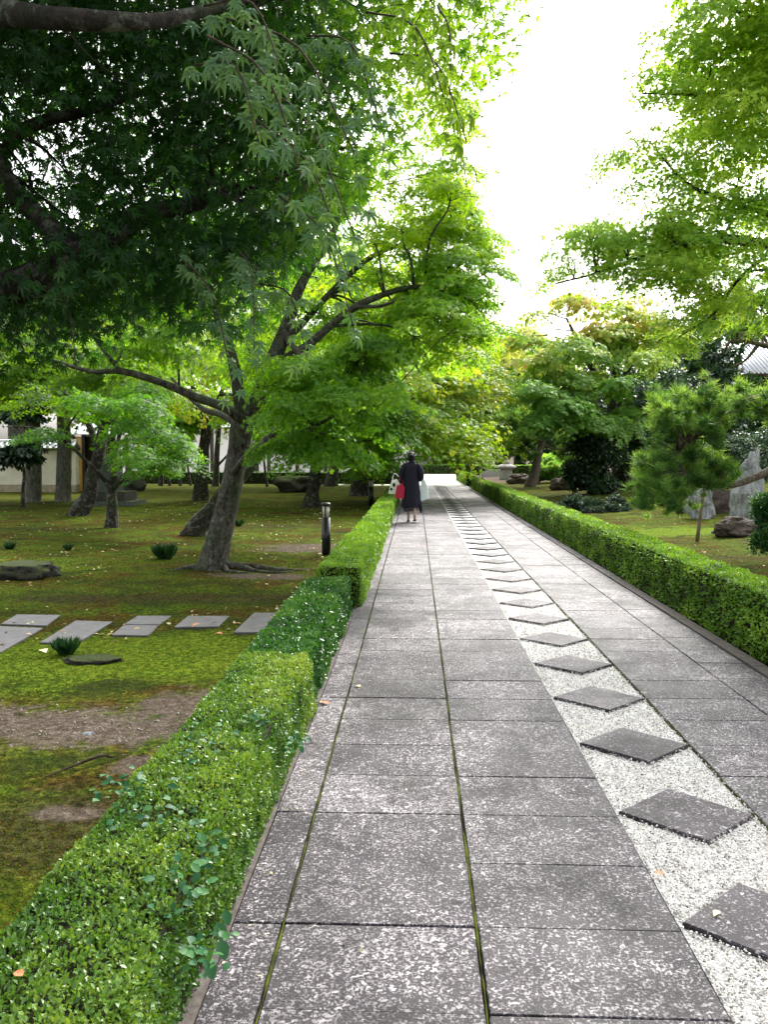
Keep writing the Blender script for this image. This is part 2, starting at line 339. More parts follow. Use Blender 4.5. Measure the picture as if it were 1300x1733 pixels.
def unit(a): return a/np.maximum(np.linalg.norm(a, axis=1, keepdims=True), 1e-6)
def place(tpl, pos_, d, n, s):
    d = unit(d); x = unit(np.cross(d, n)); n = np.cross(x, d)
    V, Fc = tpl; k = len(V)
    out = (V[None, :, 0, None]*x[:, None, :] + V[None, :, 1, None]*d[:, None, :] + V[None, :, 2, None]*n[:, None, :])*s[:, None, None] + pos_[:, None, :]
    f = Fc[None]+(np.arange(len(pos_))*k)[:, None, None]
    return out.reshape(-1, 3), f.reshape(-1, 3), k
class Leaves:
    def __init__(s): s.V = []; s.F = []; s.T = []; s.n = 0; s.c = 0
    def add(s, tpl, p, d, n, sz, tint):
        if len(p) == 0: return
        V, Fc, k = place(tpl, p, d, n, sz); s.V.append(V); s.F.append(Fc+s.n); s.n += len(V); s.c += len(p)
        s.T.append(np.repeat(np.clip(tint, 0, 1), k))
    def build(s, name, mat, parent, **kw):
        m = npmesh(name, local(np.concatenate(s.V), parent), np.concatenate(s.F), mat, np.concatenate(s.T))
        return link(name, m, parent, **kw)
TOTAL = {}
def spray_group(srcs, name):
    g = bpy.data.node_groups.new(name, 'GeometryNodeTree'); g.interface.new_socket('Geometry', in_out='INPUT', socket_type='NodeSocketGeometry'); g.interface.new_socket('Geometry', in_out='OUTPUT', socket_type='NodeSocketGeometry')
    gi = g.nodes.new('NodeGroupInput'); go = g.nodes.new('NodeGroupOutput'); ip = g.nodes.new('GeometryNodeInstanceOnPoints'); jn = g.nodes.new('GeometryNodeJoinGeometry')
    for o in srcs:
        oi = g.nodes.new('GeometryNodeObjectInfo'); oi.inputs['Object'].default_value = o; ti = g.nodes.new('GeometryNodeGeometryToInstance')
        g.links.new(oi.outputs['Geometry'], ti.inputs[0]); g.links.new(ti.outputs[0], jn.inputs[0])
    g.links.new(gi.outputs[0], ip.inputs['Points']); g.links.new(jn.outputs[0], ip.inputs['Instance']); ip.inputs['Pick Instance'].default_value = True
    for nm, ty, so_ in (('kind_index', 'INT', 'Instance Index'), ('rot', 'FLOAT_VECTOR', 'Rotation'), ('size', 'FLOAT', 'Scale')):
        na = g.nodes.new('GeometryNodeInputNamedAttribute'); na.data_type = ty; na.inputs['Name'].default_value = nm; g.links.new(na.outputs['Attribute'], ip.inputs[so_])
    g.links.new(ip.outputs[0], go.inputs[0]); return g
class Sprays:                            # foliage built from many copies of a few real sprays
    def __init__(s): s.p = []; s.r = []; s.s = []; s.t = []
    def add(s, p, r, sz, t): s.p.append(np.asarray(p)); s.r.append(r); s.s.append(sz); s.t.append(t)
    def build(s, name, parent, templates, mat, per, part='leaf_spray'):
        p = np.concatenate(s.p); r = np.concatenate(s.r); sz = np.concatenate(s.s); t = np.concatenate(s.t); k = len(templates)
        srcs = []
        for i, (V, Fc, tt) in enumerate(templates):
            m = npmesh(part, V, Fc, mat, tt); o = link(part, m, parent, kind='stuff'); q = len(p)-1-i
            o.matrix_local = Matrix.Translation(Vector(p[q])-parent.location) @ Matrix.Rotation(r[q][2], 4, 'Z') @ Matrix.Rotation(r[q][0], 4, 'X') @ Matrix.Scale(float(sz[q]), 4); srcs.append(o)
        p, r, sz, t = p[:-k], r[:-k], sz[:-k], t[:-k]
        m = bpy.data.meshes.new(name); m.vertices.add(len(p)); m.vertices.foreach_set('co', (p-np.array(parent.location)).astype(np.float32).ravel())
        for nm, ty, v in (('rot', 'FLOAT_VECTOR', r), ('size', 'FLOAT', sz), ('stint', 'FLOAT', t)):
            a = m.attributes.new(nm, ty, 'POINT'); a.data.foreach_set('vector' if ty != 'FLOAT' else 'value', np.asarray(v, dtype=np.float32).ravel())
        a = m.attributes.new('kind_index', 'INT', 'POINT'); a.data.foreach_set('value', rng.integers(0, k, len(p)).astype(np.int32))
        m.materials.append(mat); o = link(name, m, parent, kind='stuff'); md = o.modifiers.new('sprays', 'NODES'); md.node_group = spray_group(srcs, 'sprays')
        TOTAL[parent.get('label', name)] = len(p)*per; return o
def flat_spray(tpl, n_lf, leaf, droop=.3, thick=.07, flat=1.0, hang=.35):
    out = []
    for _ in range(4):
        b = rng.uniform(0, 2*math.pi, n_lf); q = np.sqrt(rng.uniform(0, 1, n_lf)); z = np.zeros(n_lf)
        p = np.stack([np.cos(b)*q, np.sin(b)*q, -droop*q**2+rng.normal(0, thick, n_lf)], 1)
        d = np.stack([np.cos(b)*.9, np.sin(b)*.9+.6, z-hang], 1)+rng.normal(0, .25, (n_lf, 3))
        nn = np.stack([np.cos(b)*.2, np.sin(b)*.2+.2, z+flat], 1)+rng.normal(0, .30, (n_lf, 3))
        V, Fc, k = place(tpl, p, d, nn, leaf*rng.uniform(.7, 1.25, n_lf)); out.append((V, Fc, np.repeat(rng.normal(0, .09, n_lf), k)))
    return out
def ball_spray(tpl, n_lf, leaf, up=.4):
    out = []
    for _ in range(4):
        dd = unit(rng.normal(0, 1, (n_lf, 3))); p = dd*rng.uniform(.35, 1.0, (n_lf, 1))
        V, Fc, k = place(tpl, p, dd+rng.normal(0, .5, dd.shape), dd+rng.normal(0, .45, dd.shape)+[0, 0, up], leaf*rng.uniform(.7, 1.3, n_lf)); out.append((V, Fc, np.repeat(rng.normal(0, .12, n_lf), k)))
    return out
def pad(L, c, R, n_sp, droop=.35, thick=.12, tint=(.2, .7), yellow_out=.0, sr0=.34):
    """a tier of maple foliage: sprays spread over a drooping disc"""
    c = np.array(c); a = rng.uniform(0, 2*math.pi, n_sp); r = np.sqrt(rng.uniform(0, 1, n_sp))*(1+.22*np.sin(a*3+rng.uniform(0, 6)))
    ct = np.stack([np.cos(a)*r*R, np.sin(a)*r*R, -droop*R*r**2.2 + rng.normal(0, thick*R, n_sp)], 1)+c
    rot = np.stack([-.15-.45*r+rng.normal(0, .16, n_sp), rng.normal(0, .18, n_sp), a-math.pi/2+rng.normal(0, .3, n_sp)], 1)
    t0 = rng.uniform(tint[0], tint[1])*.5 + rng.uniform(tint[0], tint[1], n_sp)*.5
    L.add(ct, rot, R*sr0*rng.uniform(.6, 1.25, n_sp), t0+yellow_out*r)
    return ct
def twigs_to(mb, skel, c, sub, r0=.03, n_sub=5, sides=5):
    """a curved branch from the nearest limb out to a pad, then finer ones inside it"""
    c = Vector(c); best = min(skel, key=lambda q: (q[0]-c).length + (0 if q[0].z < c.z+.2 else .8)); a = best[0]
    L_ = (c-a).length; r0 = min(r0*(.6+.25*L_), best[1]*.8)
    m1 = a.lerp(c, .35)+Vector((random.uniform(-.1, .1), random.uniform(-.1, .1), random.uniform(-.02, .14)))*L_
    m2 = a.lerp(c, .7)+Vector((random.uniform(-.07, .07), random.uniform(-.07, .07), random.uniform(.0, .1)))*L_
    mb.tube([a, m1, m2, c], [r0, r0*.75, r0*.5, r0*.3], sides, .1, 3)
    for s in random.sample(list(sub), min(n_sub, len(sub))):
        s = Vector(s); st = m2.lerp(c, random.uniform(0, 1)); md = st.lerp(s, .5)+Vector((0, 0, .06*(s-st).length))+Vector([random.uniform(-.03, .03) for _ in range(3)])
        mb.tube([st, md, s], [r0*.36, r0*.24, r0*.1], 4, 0, 2)

DENS = 3.6
def tree(name, label, base, trunk, limbs, pads, tpl, leaf, lmat, bmat='bark', dens=(16, 34), droop=.35, tint=(.2, .7), group=None, cat='tree', twig_r=.03, n_sub=4, yellow_out=0, thick=.12, flat=1.0):
    root = empty(name, base, label, cat, group)
    mb = MB(); mb.tube(trunk[0], trunk[1], 14, .14, 4); mb.build('trunk', M[bmat], root, True, True)
    sp, sr = catmull([Vector(p) for p in trunk[0]], trunk[1], 4); skel = [(p, r) for p, r in zip(sp, sr)][len(sp)//2:]
    for lp, lr in limbs:
        b = MB(); b.tube(lp, lr, 9, .12, 4); b.build('branch', M[bmat], root, True, True)
        sp, sr = catmull([Vector(p) for p in lp], lr, 4); skel += list(zip(sp, sr))[2:]
    L = Sprays(); tw = MB(); sr0 = .30; mR = sum(q[1] for q in pads)/len(pads)*sr0*.92
    for q in pads:
        c, R = q[0], q[1]; o = q[2] if len(q) > 2 else {}
        k = o.get('k', 1)
        ct = pad(L, c, R, max(3, int(dens[0]*k*DENS*random.uniform(.75, 1.25))), o.get('droop', droop), o.get('thick', thick), o.get('tint', tint), yellow_out, sr0)
        twigs_to(tw, skel, c, ct, twig_r, n_sub)
    tw.build('twigs', M[bmat], root, True, True, kind='stuff')
    L.build('foliage', root, flat_spray(tpl, dens[1], leaf/mR, flat=flat), M[lmat], dens[1])
    return root
def rpads(n, x0, y0, x1, y1, Y0, Y1, R0, R1, **o):
    out = []
    for _ in range(n):
        Y = random.uniform(Y0, Y1); out.append((P(random.uniform(x0, x1), random.uniform(y0, y1), Y), random.uniform(R0, R1), o))
    return out

# ------------------------------------------------------------------ ground
XL, XC, XG0, XG1, XR1, XR2, XK = -.434, .205, .879, 1.477, 2.108, 2.46, 2.58
def gz(x, y):
    if XL-.25 < x < XK+.05: return -.07
    e = min(1, min(abs(x-(XL-.25)), abs(x-(XK+.05)))/.5) if y < 45 else 1
    z = (.03*noise.noise(Vector((x*.8, y*.8, 0)))+.07*noise.noise(Vector((x*.23, y*.23, 3)))+.022*noise.noise(Vector((x*3.1, y*3.1, 7))))*e
    z *= min(1, .35+max(0, y-6)*.05)
    if x > 0: z += min(.25, max(0, x-3)*.04)
    return z - .01
SOIL = [(G(120, 1225), 1.1, .42), (G(320, 1195), .55, .5), (G(120, 1370), .22, .10), (G(300, 1290), .4, .2), (G(510, 925), .8, .8), (G(450, 975), .7, .3), (G(20, 1215), .7, .3)]
xs = np.unique(np.concatenate([np.linspace(-160, -26, 22), np.linspace(-26, -9, 44), np.linspace(-9, -.9, 130), [XL-.26, XL-.24, XK+.04, XK+.06], np.linspace(2.75, 9, 60), np.linspace(9, 30, 40), np.linspace(30, 160, 18)]))
ys = np.unique(np.concatenate([np.linspace(-30, .5, 8), np.linspace(.5, 12, 180), np.linspace(12, 30, 110), np.linspace(30, 60, 40), np.linspace(60, 420, 24)]))
GV = np.array([(x, y, gz(x, y)) for y in ys for x in xs]); nx = len(xs)
ii, jj = np.meshgrid(np.arange(nx-1), np.arange(len(ys)-1)); a0 = (jj*nx+ii).ravel()
GF = np.stack([a0, a0+1, a0+nx+1, a0+nx], 1)
soil = np.zeros(len(GV))
for c, rx, ry in SOIL: soil = np.maximum(soil, np.exp(-(((GV[:, 0]-c.x)/rx)**2+((GV[:, 1]-c.y)/ry)**2))*.95)
soil = np.maximum(soil, np.where((GV[:, 1] > 44), .95, 0))
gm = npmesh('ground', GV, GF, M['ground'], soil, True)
moss_tone = np.zeros(len(GV))  # signed patch tone: positive greener and brighter, negative darker and browner
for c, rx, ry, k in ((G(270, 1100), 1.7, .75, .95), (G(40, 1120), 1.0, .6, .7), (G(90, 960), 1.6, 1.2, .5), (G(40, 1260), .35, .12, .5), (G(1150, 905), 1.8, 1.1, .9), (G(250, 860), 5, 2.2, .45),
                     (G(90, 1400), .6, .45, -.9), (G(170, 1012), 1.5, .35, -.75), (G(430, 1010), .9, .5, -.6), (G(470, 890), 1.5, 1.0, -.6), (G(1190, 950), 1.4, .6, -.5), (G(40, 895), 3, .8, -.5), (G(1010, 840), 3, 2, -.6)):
    moss_tone += np.exp(-(((GV[:, 0]-c.x)/rx)**2+((GV[:, 1]-c.y)/ry)**2))*k
a = gm.attributes.new('moss_tone', 'FLOAT', 'POINT'); a.data.foreach_set('value', moss_tone.astype(np.float32))
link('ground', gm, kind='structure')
# pale swept yard beyond the garden on the left
MB().box(-60, -9, 46, 90, -.06, .035).build('yard', M['sand'], kind='structure')

# ------------------------------------------------------------------ the paved path
path = MB().box(XL-.22, XK, -1, 42, -.12, -.03).build('path', M['mortar'], kind='structure')
ROW = .423; Y00 = G(640, 1565).y
def slab_piece(x0, x1, y0, y1, mb=None, gap=.006, top=0.0):
    j = lambda: random.uniform(-.002, .002)
    poly = [(x0+gap+j(), y0+gap*.35+j()), (x1-gap+j(), y0+gap*.35+j()), (x1-gap+j(), y1-gap*.35+j()), (x0+gap+j(), y1-gap*.35+j())]
    m = mb or MB(); m.prism(poly, -.045, top+random.uniform(-.002, .002), .003)
    return m
far = MB(); n_rows = int((42-Y00)/ROW)+3
for r in range(-4, n_rows):
    y0 = Y00+r*ROW; near = y0 < 10.2
    cols = [(XL, XC, .006, 0), (XC, XG0, .006, 0), (XG1, XR1, .005, .12), (XR1, XR2, .004, .3)]
    for x0, x1, g, off in cols:
        if near: slab_piece(x0, x1, y0+off*ROW, y0+(1+off)*ROW, None, g).build('paving_slab', M['slab'], path)
        elif y0 < 41.3: slab_piece(x0, x1, y0+off*ROW, y0+(1+off)*ROW, far, g)
    if r % 2 == 0:
        if near: slab_piece(XL-.17, XL, y0, y0+2*ROW, None, .006).build('edging_slab', M['slab'], path)
        elif y0 < 41.3: slab_piece(XL-.17, XL, y0, y0+2*ROW, far, .009)
        if near: slab_piece(XR2, XK, y0, y0+2*ROW, None, .005, .012).build('kerb_stone', M['kerb'], path)
        elif y0 < 41.3: slab_piece(XR2, XK, y0, y0+2*ROW, far, .005, .012)
far.build('far_paving', M['slab'], path, kind='stuff')
MB().box(XL-.235, XL-.172, -1, 42, -.1, -.008).build('edging_strip', M['kerb'], path)
# the white gravel channel and its diamonds
gb = MB().box(XG0+.004, XG1-.004, -1, 41.5, -.028, -.016).build('gravel_band', M['gravel'], path)
d0 = G(1037, 1374); k = -2
while True:
    yc = d0.y+k*2*ROW; k += 1
    if yc > 41: break
    w2 = (XG1-XG0)/2; xc = (XG0+XG1)/2; poly = [(xc-w2+.012, yc), (xc+.01, yc-.262), (xc+w2-.014, yc-.005), (xc, yc+.262)]
    a = random.uniform(-.015, .015); poly = [(xc+(x-xc)*math.cos(a)-(y-yc)*math.sin(a), yc+(x-xc)*math.sin(a)+(y-yc)*math.cos(a)) for x, y in poly]
    MB().prism(poly, -.04, .006+random.uniform(-.003, .002), .005).build('diamond_slab', M['diamond'], path)
def in_diamond(x, y):
    yy = (y-d0.y+ROW) % (2*ROW)-ROW
    return np.abs(x-(XG0+XG1)/2)/.30+np.abs(yy)/.262 < 1.0
PEB = (np.array([(.9, 0, 0), (0, .7, .1), (-.8, .1, 0), (0, -.7, -.05), (.1, 0, .55), (-.1, .05, -.5)], dtype=np.float32),
       np.array([(0, 1, 4), (1, 2, 4), (2, 3, 4), (3, 0, 4), (1, 0, 5), (2, 1, 5), (3, 2, 5), (0, 3, 5)], dtype=np.int32))
npb = 44000; py_ = 1.6+(rng.uniform(0, 1, npb)**1.7)*10.5; px_ = rng.uniform(XG0+.004, XG1-.004, npb)
kp = ~in_diamond(px_, py_); px_, py_ = px_[kp], py_[kp]; n = len(px_)
L = Leaves(); L.add(PEB, np.stack([px_, py_, rng.uniform(-.015, .001, n)], 1), rng.normal(0, 1, (n, 3))*[1, 1, .4], rng.normal(0, .4, (n, 3))+[0, 0, 1],
      rng.uniform(.0036, .0080, n), rng.uniform(0, 1, n))
L.build('gravel', M['pebble'], path, kind='stuff')
# moss in the two long joints
def moss_joint(x, y0, y1, w_, name='joint_moss', seed=0):
    m = MB(); n_ = int((y1-y0)/.03); vs = []; fs = []
    for i in range(n_):
        y = y0+(y1-y0)*i/(n_-1); q = noise.noise(Vector((x*9, y*3.1, seed))); q2 = noise.noise(Vector((x, y*17, seed+5)))
        ww = w_*max(.1, .7+1.3*q+.8*q2); xx = x+.004*noise.noise(Vector((3, y*4, seed)))
        for t, z in ((-1, -.014), (-.5, -.006), (0, -.003+.004*q2), (.5, -.006), (1, -.014)): vs.append((xx+t*ww, y, z))
    for i in range(n_-1):
        for j in range(4): b = i*5+j; fs.append((b, b+1, b+6, b+5))
    m.add(vs, fs); return m.build(name, M['joint_moss'], path, True, kind='stuff')
moss_joint(XC, 1.5, 14, .0105, seed=1); moss_joint(XL, 1.5, 11, .007, seed=2); moss_joint(XG1, 3, 9, .006, seed=4)

# open pale court where the path ends
MB().box(XL-4, XK+3.5, 42, 68, -.08, -.002).build('court', M['sand'], kind='structure')

# ------------------------------------------------------------------ hedges
def hedge(label, x0, x1, y0, y1, h, n, size, lmat, z0=0, tpl=OVAL2, bulge=.03, tint=(.1, .9), yend=True, ybias=1.0, side_full=True, axis='y', patches=None, group='clipped box hedges'):
    c = Vector(((x0+x1)/2, y0, z0)); root = empty('hedge', c, label, 'hedge', group)
    b = MB(); ins = .035
    b.box(x0+ins, x1-ins, y0+ins, y1-ins, z0-.05, z0+h-ins); b.build('inner_twigs', M['hedge_core'], root, False, True)
    W, D = x1-x0, y1-y0
    At, As, Ae = W*D, h*D, h*W; tot = At*1.15+2*As+2*Ae
    def lay(k, face):
        u = rng.uniform(0, 1, k)**ybias; v = rng.uniform(0, 1, k)
        if face == 't': p = np.stack([x0+W*v, y0+D*u, np.full(k, z0+h)], 1); nn = np.tile([0, 0, 1.], (k, 1)); nn[:, 0] = (v-.5)**3*6
        elif face == 'r': p = np.stack([np.full(k, x1), y0+D*u, z0+h*v], 1); nn = np.tile([1., 0, .25], (k, 1))
        elif face == 'l': p = np.stack([np.full(k, x0), y0+D*u, z0+h*v], 1); nn = np.tile([-1., 0, .25], (k, 1))
        elif face == 'f': p = np.stack([x0+W*rng.uniform(0, 1, k), np.full(k, y0), z0+h*v], 1); nn = np.tile([0, -1., .25], (k, 1))
        else: p = np.stack([x0+W*rng.uniform(0, 1, k), np.full(k, y1), z0+h*v], 1); nn = np.tile([0, 1., .25], (k, 1))
        return p, nn
    cnt = dict(t=int(n*At*1.15/tot), r=int(n*As/tot), l=int(n*As/tot), f=int(n*Ae/tot), b=int(n*Ae/tot))
    PP, NN = zip(*[lay(k, f) for f, k in cnt.items() if k > 0]); p = np.concatenate(PP); nn = np.concatenate(NN)
    f1 = np.array([noise.noise(Vector((q[0]*4, q[1]*2.6, q[2]*4))) for q in p]); f2 = np.array([noise.noise(Vector(q)*13) for q in p])
    # round the top edges
    cx = (x0+x1)/2; e = np.clip((np.abs(p[:, 0]-cx)/(W/2)-.78)/.22, 0, 1); ez = np.clip(((p[:, 2]-z0)/h-.8)/.2, 0, 1)
    rd = (e*ez)**2*.05
    p = p + nn*(f1*bulge+f2*bulge*.75-.4*bulge)[:, None]; p[:, 2] -= rd*.8; p[:, 0] -= np.sign(p[:, 0]-cx)*rd*.6
    depth = np.abs(rng.normal(0, .014, len(p))); p -= unit(nn)*depth[:, None]
    keep = (f2 > -.42) | (rng.uniform(0, 1, len(p)) < .45)
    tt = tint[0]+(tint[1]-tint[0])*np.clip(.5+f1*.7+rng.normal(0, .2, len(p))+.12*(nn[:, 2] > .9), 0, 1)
    d = nn*.55+rng.normal(0, .75, (len(p), 3))+[0, 0, .25]; n2 = nn*.8+rng.normal(0, .55, (len(p), 3))+[0, 0, .3]
    sc = size*rng.uniform(.65, 1.3, len(p))
    if patches is not None:
        for (pc, pr) in patches: keep &= ~((np.linalg.norm(p[:, :2]-np.array(pc[:2]), axis=1) < pr*rng.uniform(.3, 1.0, len(p))) & (rng.uniform(0, 1, len(p)) < .6))
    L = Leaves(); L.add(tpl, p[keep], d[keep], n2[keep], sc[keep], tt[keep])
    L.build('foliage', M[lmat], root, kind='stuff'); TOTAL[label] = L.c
    return root
HT = .36
ivy_spots = [(G(300, 1500, HT), .07), (G(260, 1360, HT), .12), (G(345, 1255, HT), .13), (G(200, 1330, HT), .07), (G(355, 1600, .25), .06), (G(500, 1255, .2), .06), (G(430, 1215, HT), .05), (G(330, 1430, HT), .08)]
hA = hedge('near clipped box hedge with fine bright leaves and patches of broad dark leaves', -1.08, -.615, 1.0, 4.85, HT, 105000, .0165, 'boxwood', ybias=1.0, bulge=.028, patches=ivy_spots)
# broad leaves growing through it
bl_mesh = []
for i in range(3):
    V = BROAD[0].copy(); V[:, 2] += .05*math.sin(i*2)*V[:, 0]; bl_mesh.append(npmesh('broad_leaf', V, BROAD[1], M['ivy'], np.full(len(V), .25+.3*i), True))
def orient(o, d, n_, s, loc):
    d = Vector(d).normalized(); x = d.cross(Vector(n_)).normalized(); z = x.cross(d)
    o.matrix_local = Matrix.Translation(loc) @ Matrix((x, d, z)).transposed().to_4x4() @ Matrix.Scale(s, 4)
for (c, r) in ivy_spots:
    for _ in range(int(12+r*260)):
        a = random.uniform(0, 6.28); q = r*math.sqrt(random.random())*1.15
        loc = Vector((c.x+q*math.cos(a), c.y+q*math.sin(a)*1.6, c.z+random.uniform(-.03, .025)))-hA.location
        o = link('leaf', random.choice(bl_mesh), hA); orient(o, (random.gauss(0, 1), random.gauss(0, 1)-.4, random.uniform(-.5, .6)), (random.gauss(0, .35)+.2, random.gauss(-.35, .35), 1), random.uniform(.022, .036), loc)
for px, py, s in ((372, 1590, .055), (352, 1625, .05), (368, 1560, .05), (500, 1240, .035), (508, 1262, .035), (380, 1540, .045)):
    o = link('leaf', bl_mesh[1], hA); orient(o, (.4, -.5, -.8), (.5, -.9, .3), s, P(px, py, G(px, py+60, .05).y)-hA.location)
hedge('short hedge block of dark glossy leaves behind the near box hedge', -1.07, -.625, 4.86, 7.95, .355, 30000, .030, 'glossy', bulge=.03)
hedge('lime green hedge with a dark end face, right of the first bollard light', -1.0, -.54, 8.25, 11.7, .43, 30000, .026, 'limebox', bulge=.02)
hedge('lime green hedge running beside the walking woman', -.98, -.54, 11.73, 31, .40, 42000, .038, 'limebox', bulge=.025, ybias=1.3)
hedge('long clipped hedge along the right kerb', XK+.02, XK+.42, 4.6, 38, .52, 95000, .030, 'limebox', bulge=.025, ybias=1.7)
hedge('small hedge beyond the gap at the far end of the right kerb', XK+.0, XK+.5, 41.5, 52, .52, 6000, .07, 'limebox', bulge=.03)
hedge('low hedge closing off the far end of the court', P(690, 790, 67).x, P(800, 790, 67).x, 67, 68, .75, 6000, .09, 'boxwood', tint=(.0, .6), bulge=.04)
hedge('low sunlit hedge right of the far court behind the stone basin', P(800, 790, 62).x, P(845, 790, 62).x, 62, 63.5, .75, 4000, .09, 'limebox', bulge=.04)
hedge('clipped hedge behind the small leaning pine', P(866, 795, 52).x, P(1010, 795, 52).x, 52, 53, .75, 6000, .07, 'limebox', bulge=.04, z0=.15)
hedge('thin low hedge along the edge of the sunny yard on the left', P(225, 810, 44).x, P(690, 810, 44).x, 44, 44.6, .62, 9000, .06, 'boxwood', tint=(0, .45), bulge=.05)

# ------------------------------------------------------------------ foreground maple overhead
def lin(x, pts):
    for (a, b), (c, d) in zip(pts, pts[1:]):
        if x <= c: return b+(d-b)*(x-a)/(c-a)
    return pts[-1][1]
LOW = [(-900, 640), (0, 590), (90, 600), (150, 570), (210, 555), (270, 520), (330, 560), (400, 590), (440, 480), (520, 440), (600, 330), (640, 285), (700, 255), (760, 245), (800, 210), (835, 90), (860, -60), (960, -700)]
base0 = Vector((-3.3, 3.3, 0))
t0r = empty('maple_tree', base0, 'dark overhanging maple in the foreground with large drooping leaves', 'tree')
tr = [base0, Vector((-3.1, 3.3, 1.0)), P(-150, 560, 3.4), P(-120, 380, 3.5), P(-200, 60, 3.6), P(-260, -300, 3.7)]
mb = MB(); mb.tube(tr, [.26, .20, .17, .14, .11, .08], 14, .15, 4); mb.build('trunk', M['bark_dark'], t0r, True, True)
limb0 = [([P(-200, 60, 3.6), P(-60, 22, 2.75), P(80, 30, 2.4), P(200, 36, 2.35), P(300, 30, 2.5), P(480, -20, 2.9)], [.07, .05, .030, .026, .02, .01]),
         ([P(-150, 560, 3.4), P(-20, 500, 3.3), P(60, 470, 3.2), P(140, 430, 3.2), P(230, 370, 3.3), P(380, 330, 3.4), P(520, 280, 3.6)], [.09, .075, .066, .056, .042, .028, .012]),
         ([P(140, 430, 3.2), P(70, 370, 3.25), P(20, 320, 3.3), P(0, 250, 3.35), P(60, 210, 3.4), P(140, 190, 3.4), P(260, 150, 3.5)], [.045, .04, .036, .03, .026, .02, .012]),
         ([P(-200, 60, 3.6), P(100, -200, 3.3), P(420, -260, 3.4), P(700, -200, 3.6), P(800, -60, 3.6)], [.07, .06, .045, .03, .015]),
         ([P(-150, 500, 3.4), P(-300, 300, 2.0), P(-500, -100, 1.0)], [.09, .06, .03])]
skel0 = []
for lp, lr in limb0:
    b = MB(); b.tube(lp, lr, 10, .13, 4); b.build('branch', M['bark_dark'], t0r, True, True); sp, sr = catmull([Vector(p) for p in lp], lr, 4); skel0 += list(zip(sp, sr))
SP = Sprays(); SP2 = Sprays(); tw = MB()
def spray1(S_, c, r, tint): S_.add([np.array(c)], np.array([[-.45+random.gauss(0, .25), random.gauss(0, .25), random.uniform(0, 6.28)]]), np.array([r]), np.array([tint]))
cnt = 0; tries = 0
HOLES = [(65, 265, 26), (272, 175, 8), (110, 215, 6)]
while cnt < 3300 and tries < 80000:
    tries += 1
    x = random.uniform(-420, 850); y = random.uniform(-480, 600); Y = random.uniform(2.85, 5.4)
    lo = lin(x, LOW)-random.uniform(15, 50)
    if y > lo: continue
    if any((x-h[0])**2+(y-h[1])**2 < (h[2]+26)**2 for h in HOLES): continue
    if x > 560 and random.random() < .55: continue
    c = P(x, y, Y); edge = x > 560
    spray1(SP, c, random.uniform(.13, .23), min(.85, max(.22, .22+(x-430)/420))+random.uniform(-.15, .18))  # right side of the crown yellower, its light put into the leaf tint
    cnt += 1
    if cnt % 20 == 0: twigs_to(tw, skel0, c, [c+Vector((random.uniform(-.2, .2), random.uniform(-.2, .2), -.05)) for _ in range(3)], .012, 3, 4)
for _ in range(800):                     # unseen part of the crown above the viewer, added for its shade
    c = Vector((random.uniform(-6.0, -.6), random.uniform(1.2, 6), random.uniform(4.1, 6.0)))
    if c.y > 1.2 and c.z < 1.6+c.y*.95 : c.z = 1.8+c.y*.95
    spray1(SP2, c, random.uniform(.3, .5), .3)
tw.build('twigs', M['bark_dark'], t0r, True, True, kind='stuff')
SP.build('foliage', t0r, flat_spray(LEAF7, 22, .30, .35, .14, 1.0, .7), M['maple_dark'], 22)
SP2.build('upper_shade_foliage', t0r, flat_spray(LEAF5, 30, .24, .35, .14, 1.0, .4), M['maple_dark'], 30)
# the 300 nearest leaves, each on its own: drooping strands, the light on them put into the leaf colour
lm = [npmesh('maple_leaf', LEAF7[0]*[1, 1, 1+.5*i], LEAF7[1], M['maple_lit'], np.full(len(LEAF7[0]), t)) for i, t in enumerate((.35, .6, .82, 1.0))]
strands = [((345, 10), (480, 130), 2.1), ((380, 30), (600, 260), 2.05), ((350, 60), (520, 330), 1.95), ((400, 120), (600, 400), 2.2), ((430, 200), (590, 470), 2.3), ((330, 110), (440, 250), 2.0),
           ((470, 330), (600, 560), 2.5), ((400, 420), (430, 600), 2.6), ((300, 430), (395, 660), 2.6), ((520, 60), (640, 200), 2.4), ((620, 20), (760, 190), 2.3), ((660, 90), (790, 240), 2.35), ((740, 10), (760, 210), 2.5), ((440, 480), (520, 610), 2.8), ((80, 480), (130, 640), 2.8)]
tw = MB(); li = 0
for si, (a, b, Y) in enumerate(strands):
    A = P(*a, Y+.3); B = P(*b, Y); Mid = A.lerp(B, .55)+Vector((.02, 0, .10)); tw.tube([A, Mid, B], [.004, .003, .0015], 4, 0, 4)
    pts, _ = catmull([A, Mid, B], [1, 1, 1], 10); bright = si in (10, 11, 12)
    for i, p in enumerate(pts):
        if li >= 300: break
        o = link('leaf', lm[3] if bright else lm[random.choice((0, 1, 1, 2))], t0r)
        dr = (B-A).normalized()*.5+Vector((random.gauss(0, .45), random.gauss(0, .3), -.75))
        orient(o, dr, (random.gauss(.2, .3), -.8 if not bright else -.5, random.uniform(.5, 1.1)), random.uniform(.050, .075), p+Vector((random.gauss(0, .02), random.gauss(0, .02), random.gauss(-.01, .015)))-t0r.location); li += 1
tw.build('leaf_stems', M['twig'], t0r, True, True, kind='stuff')

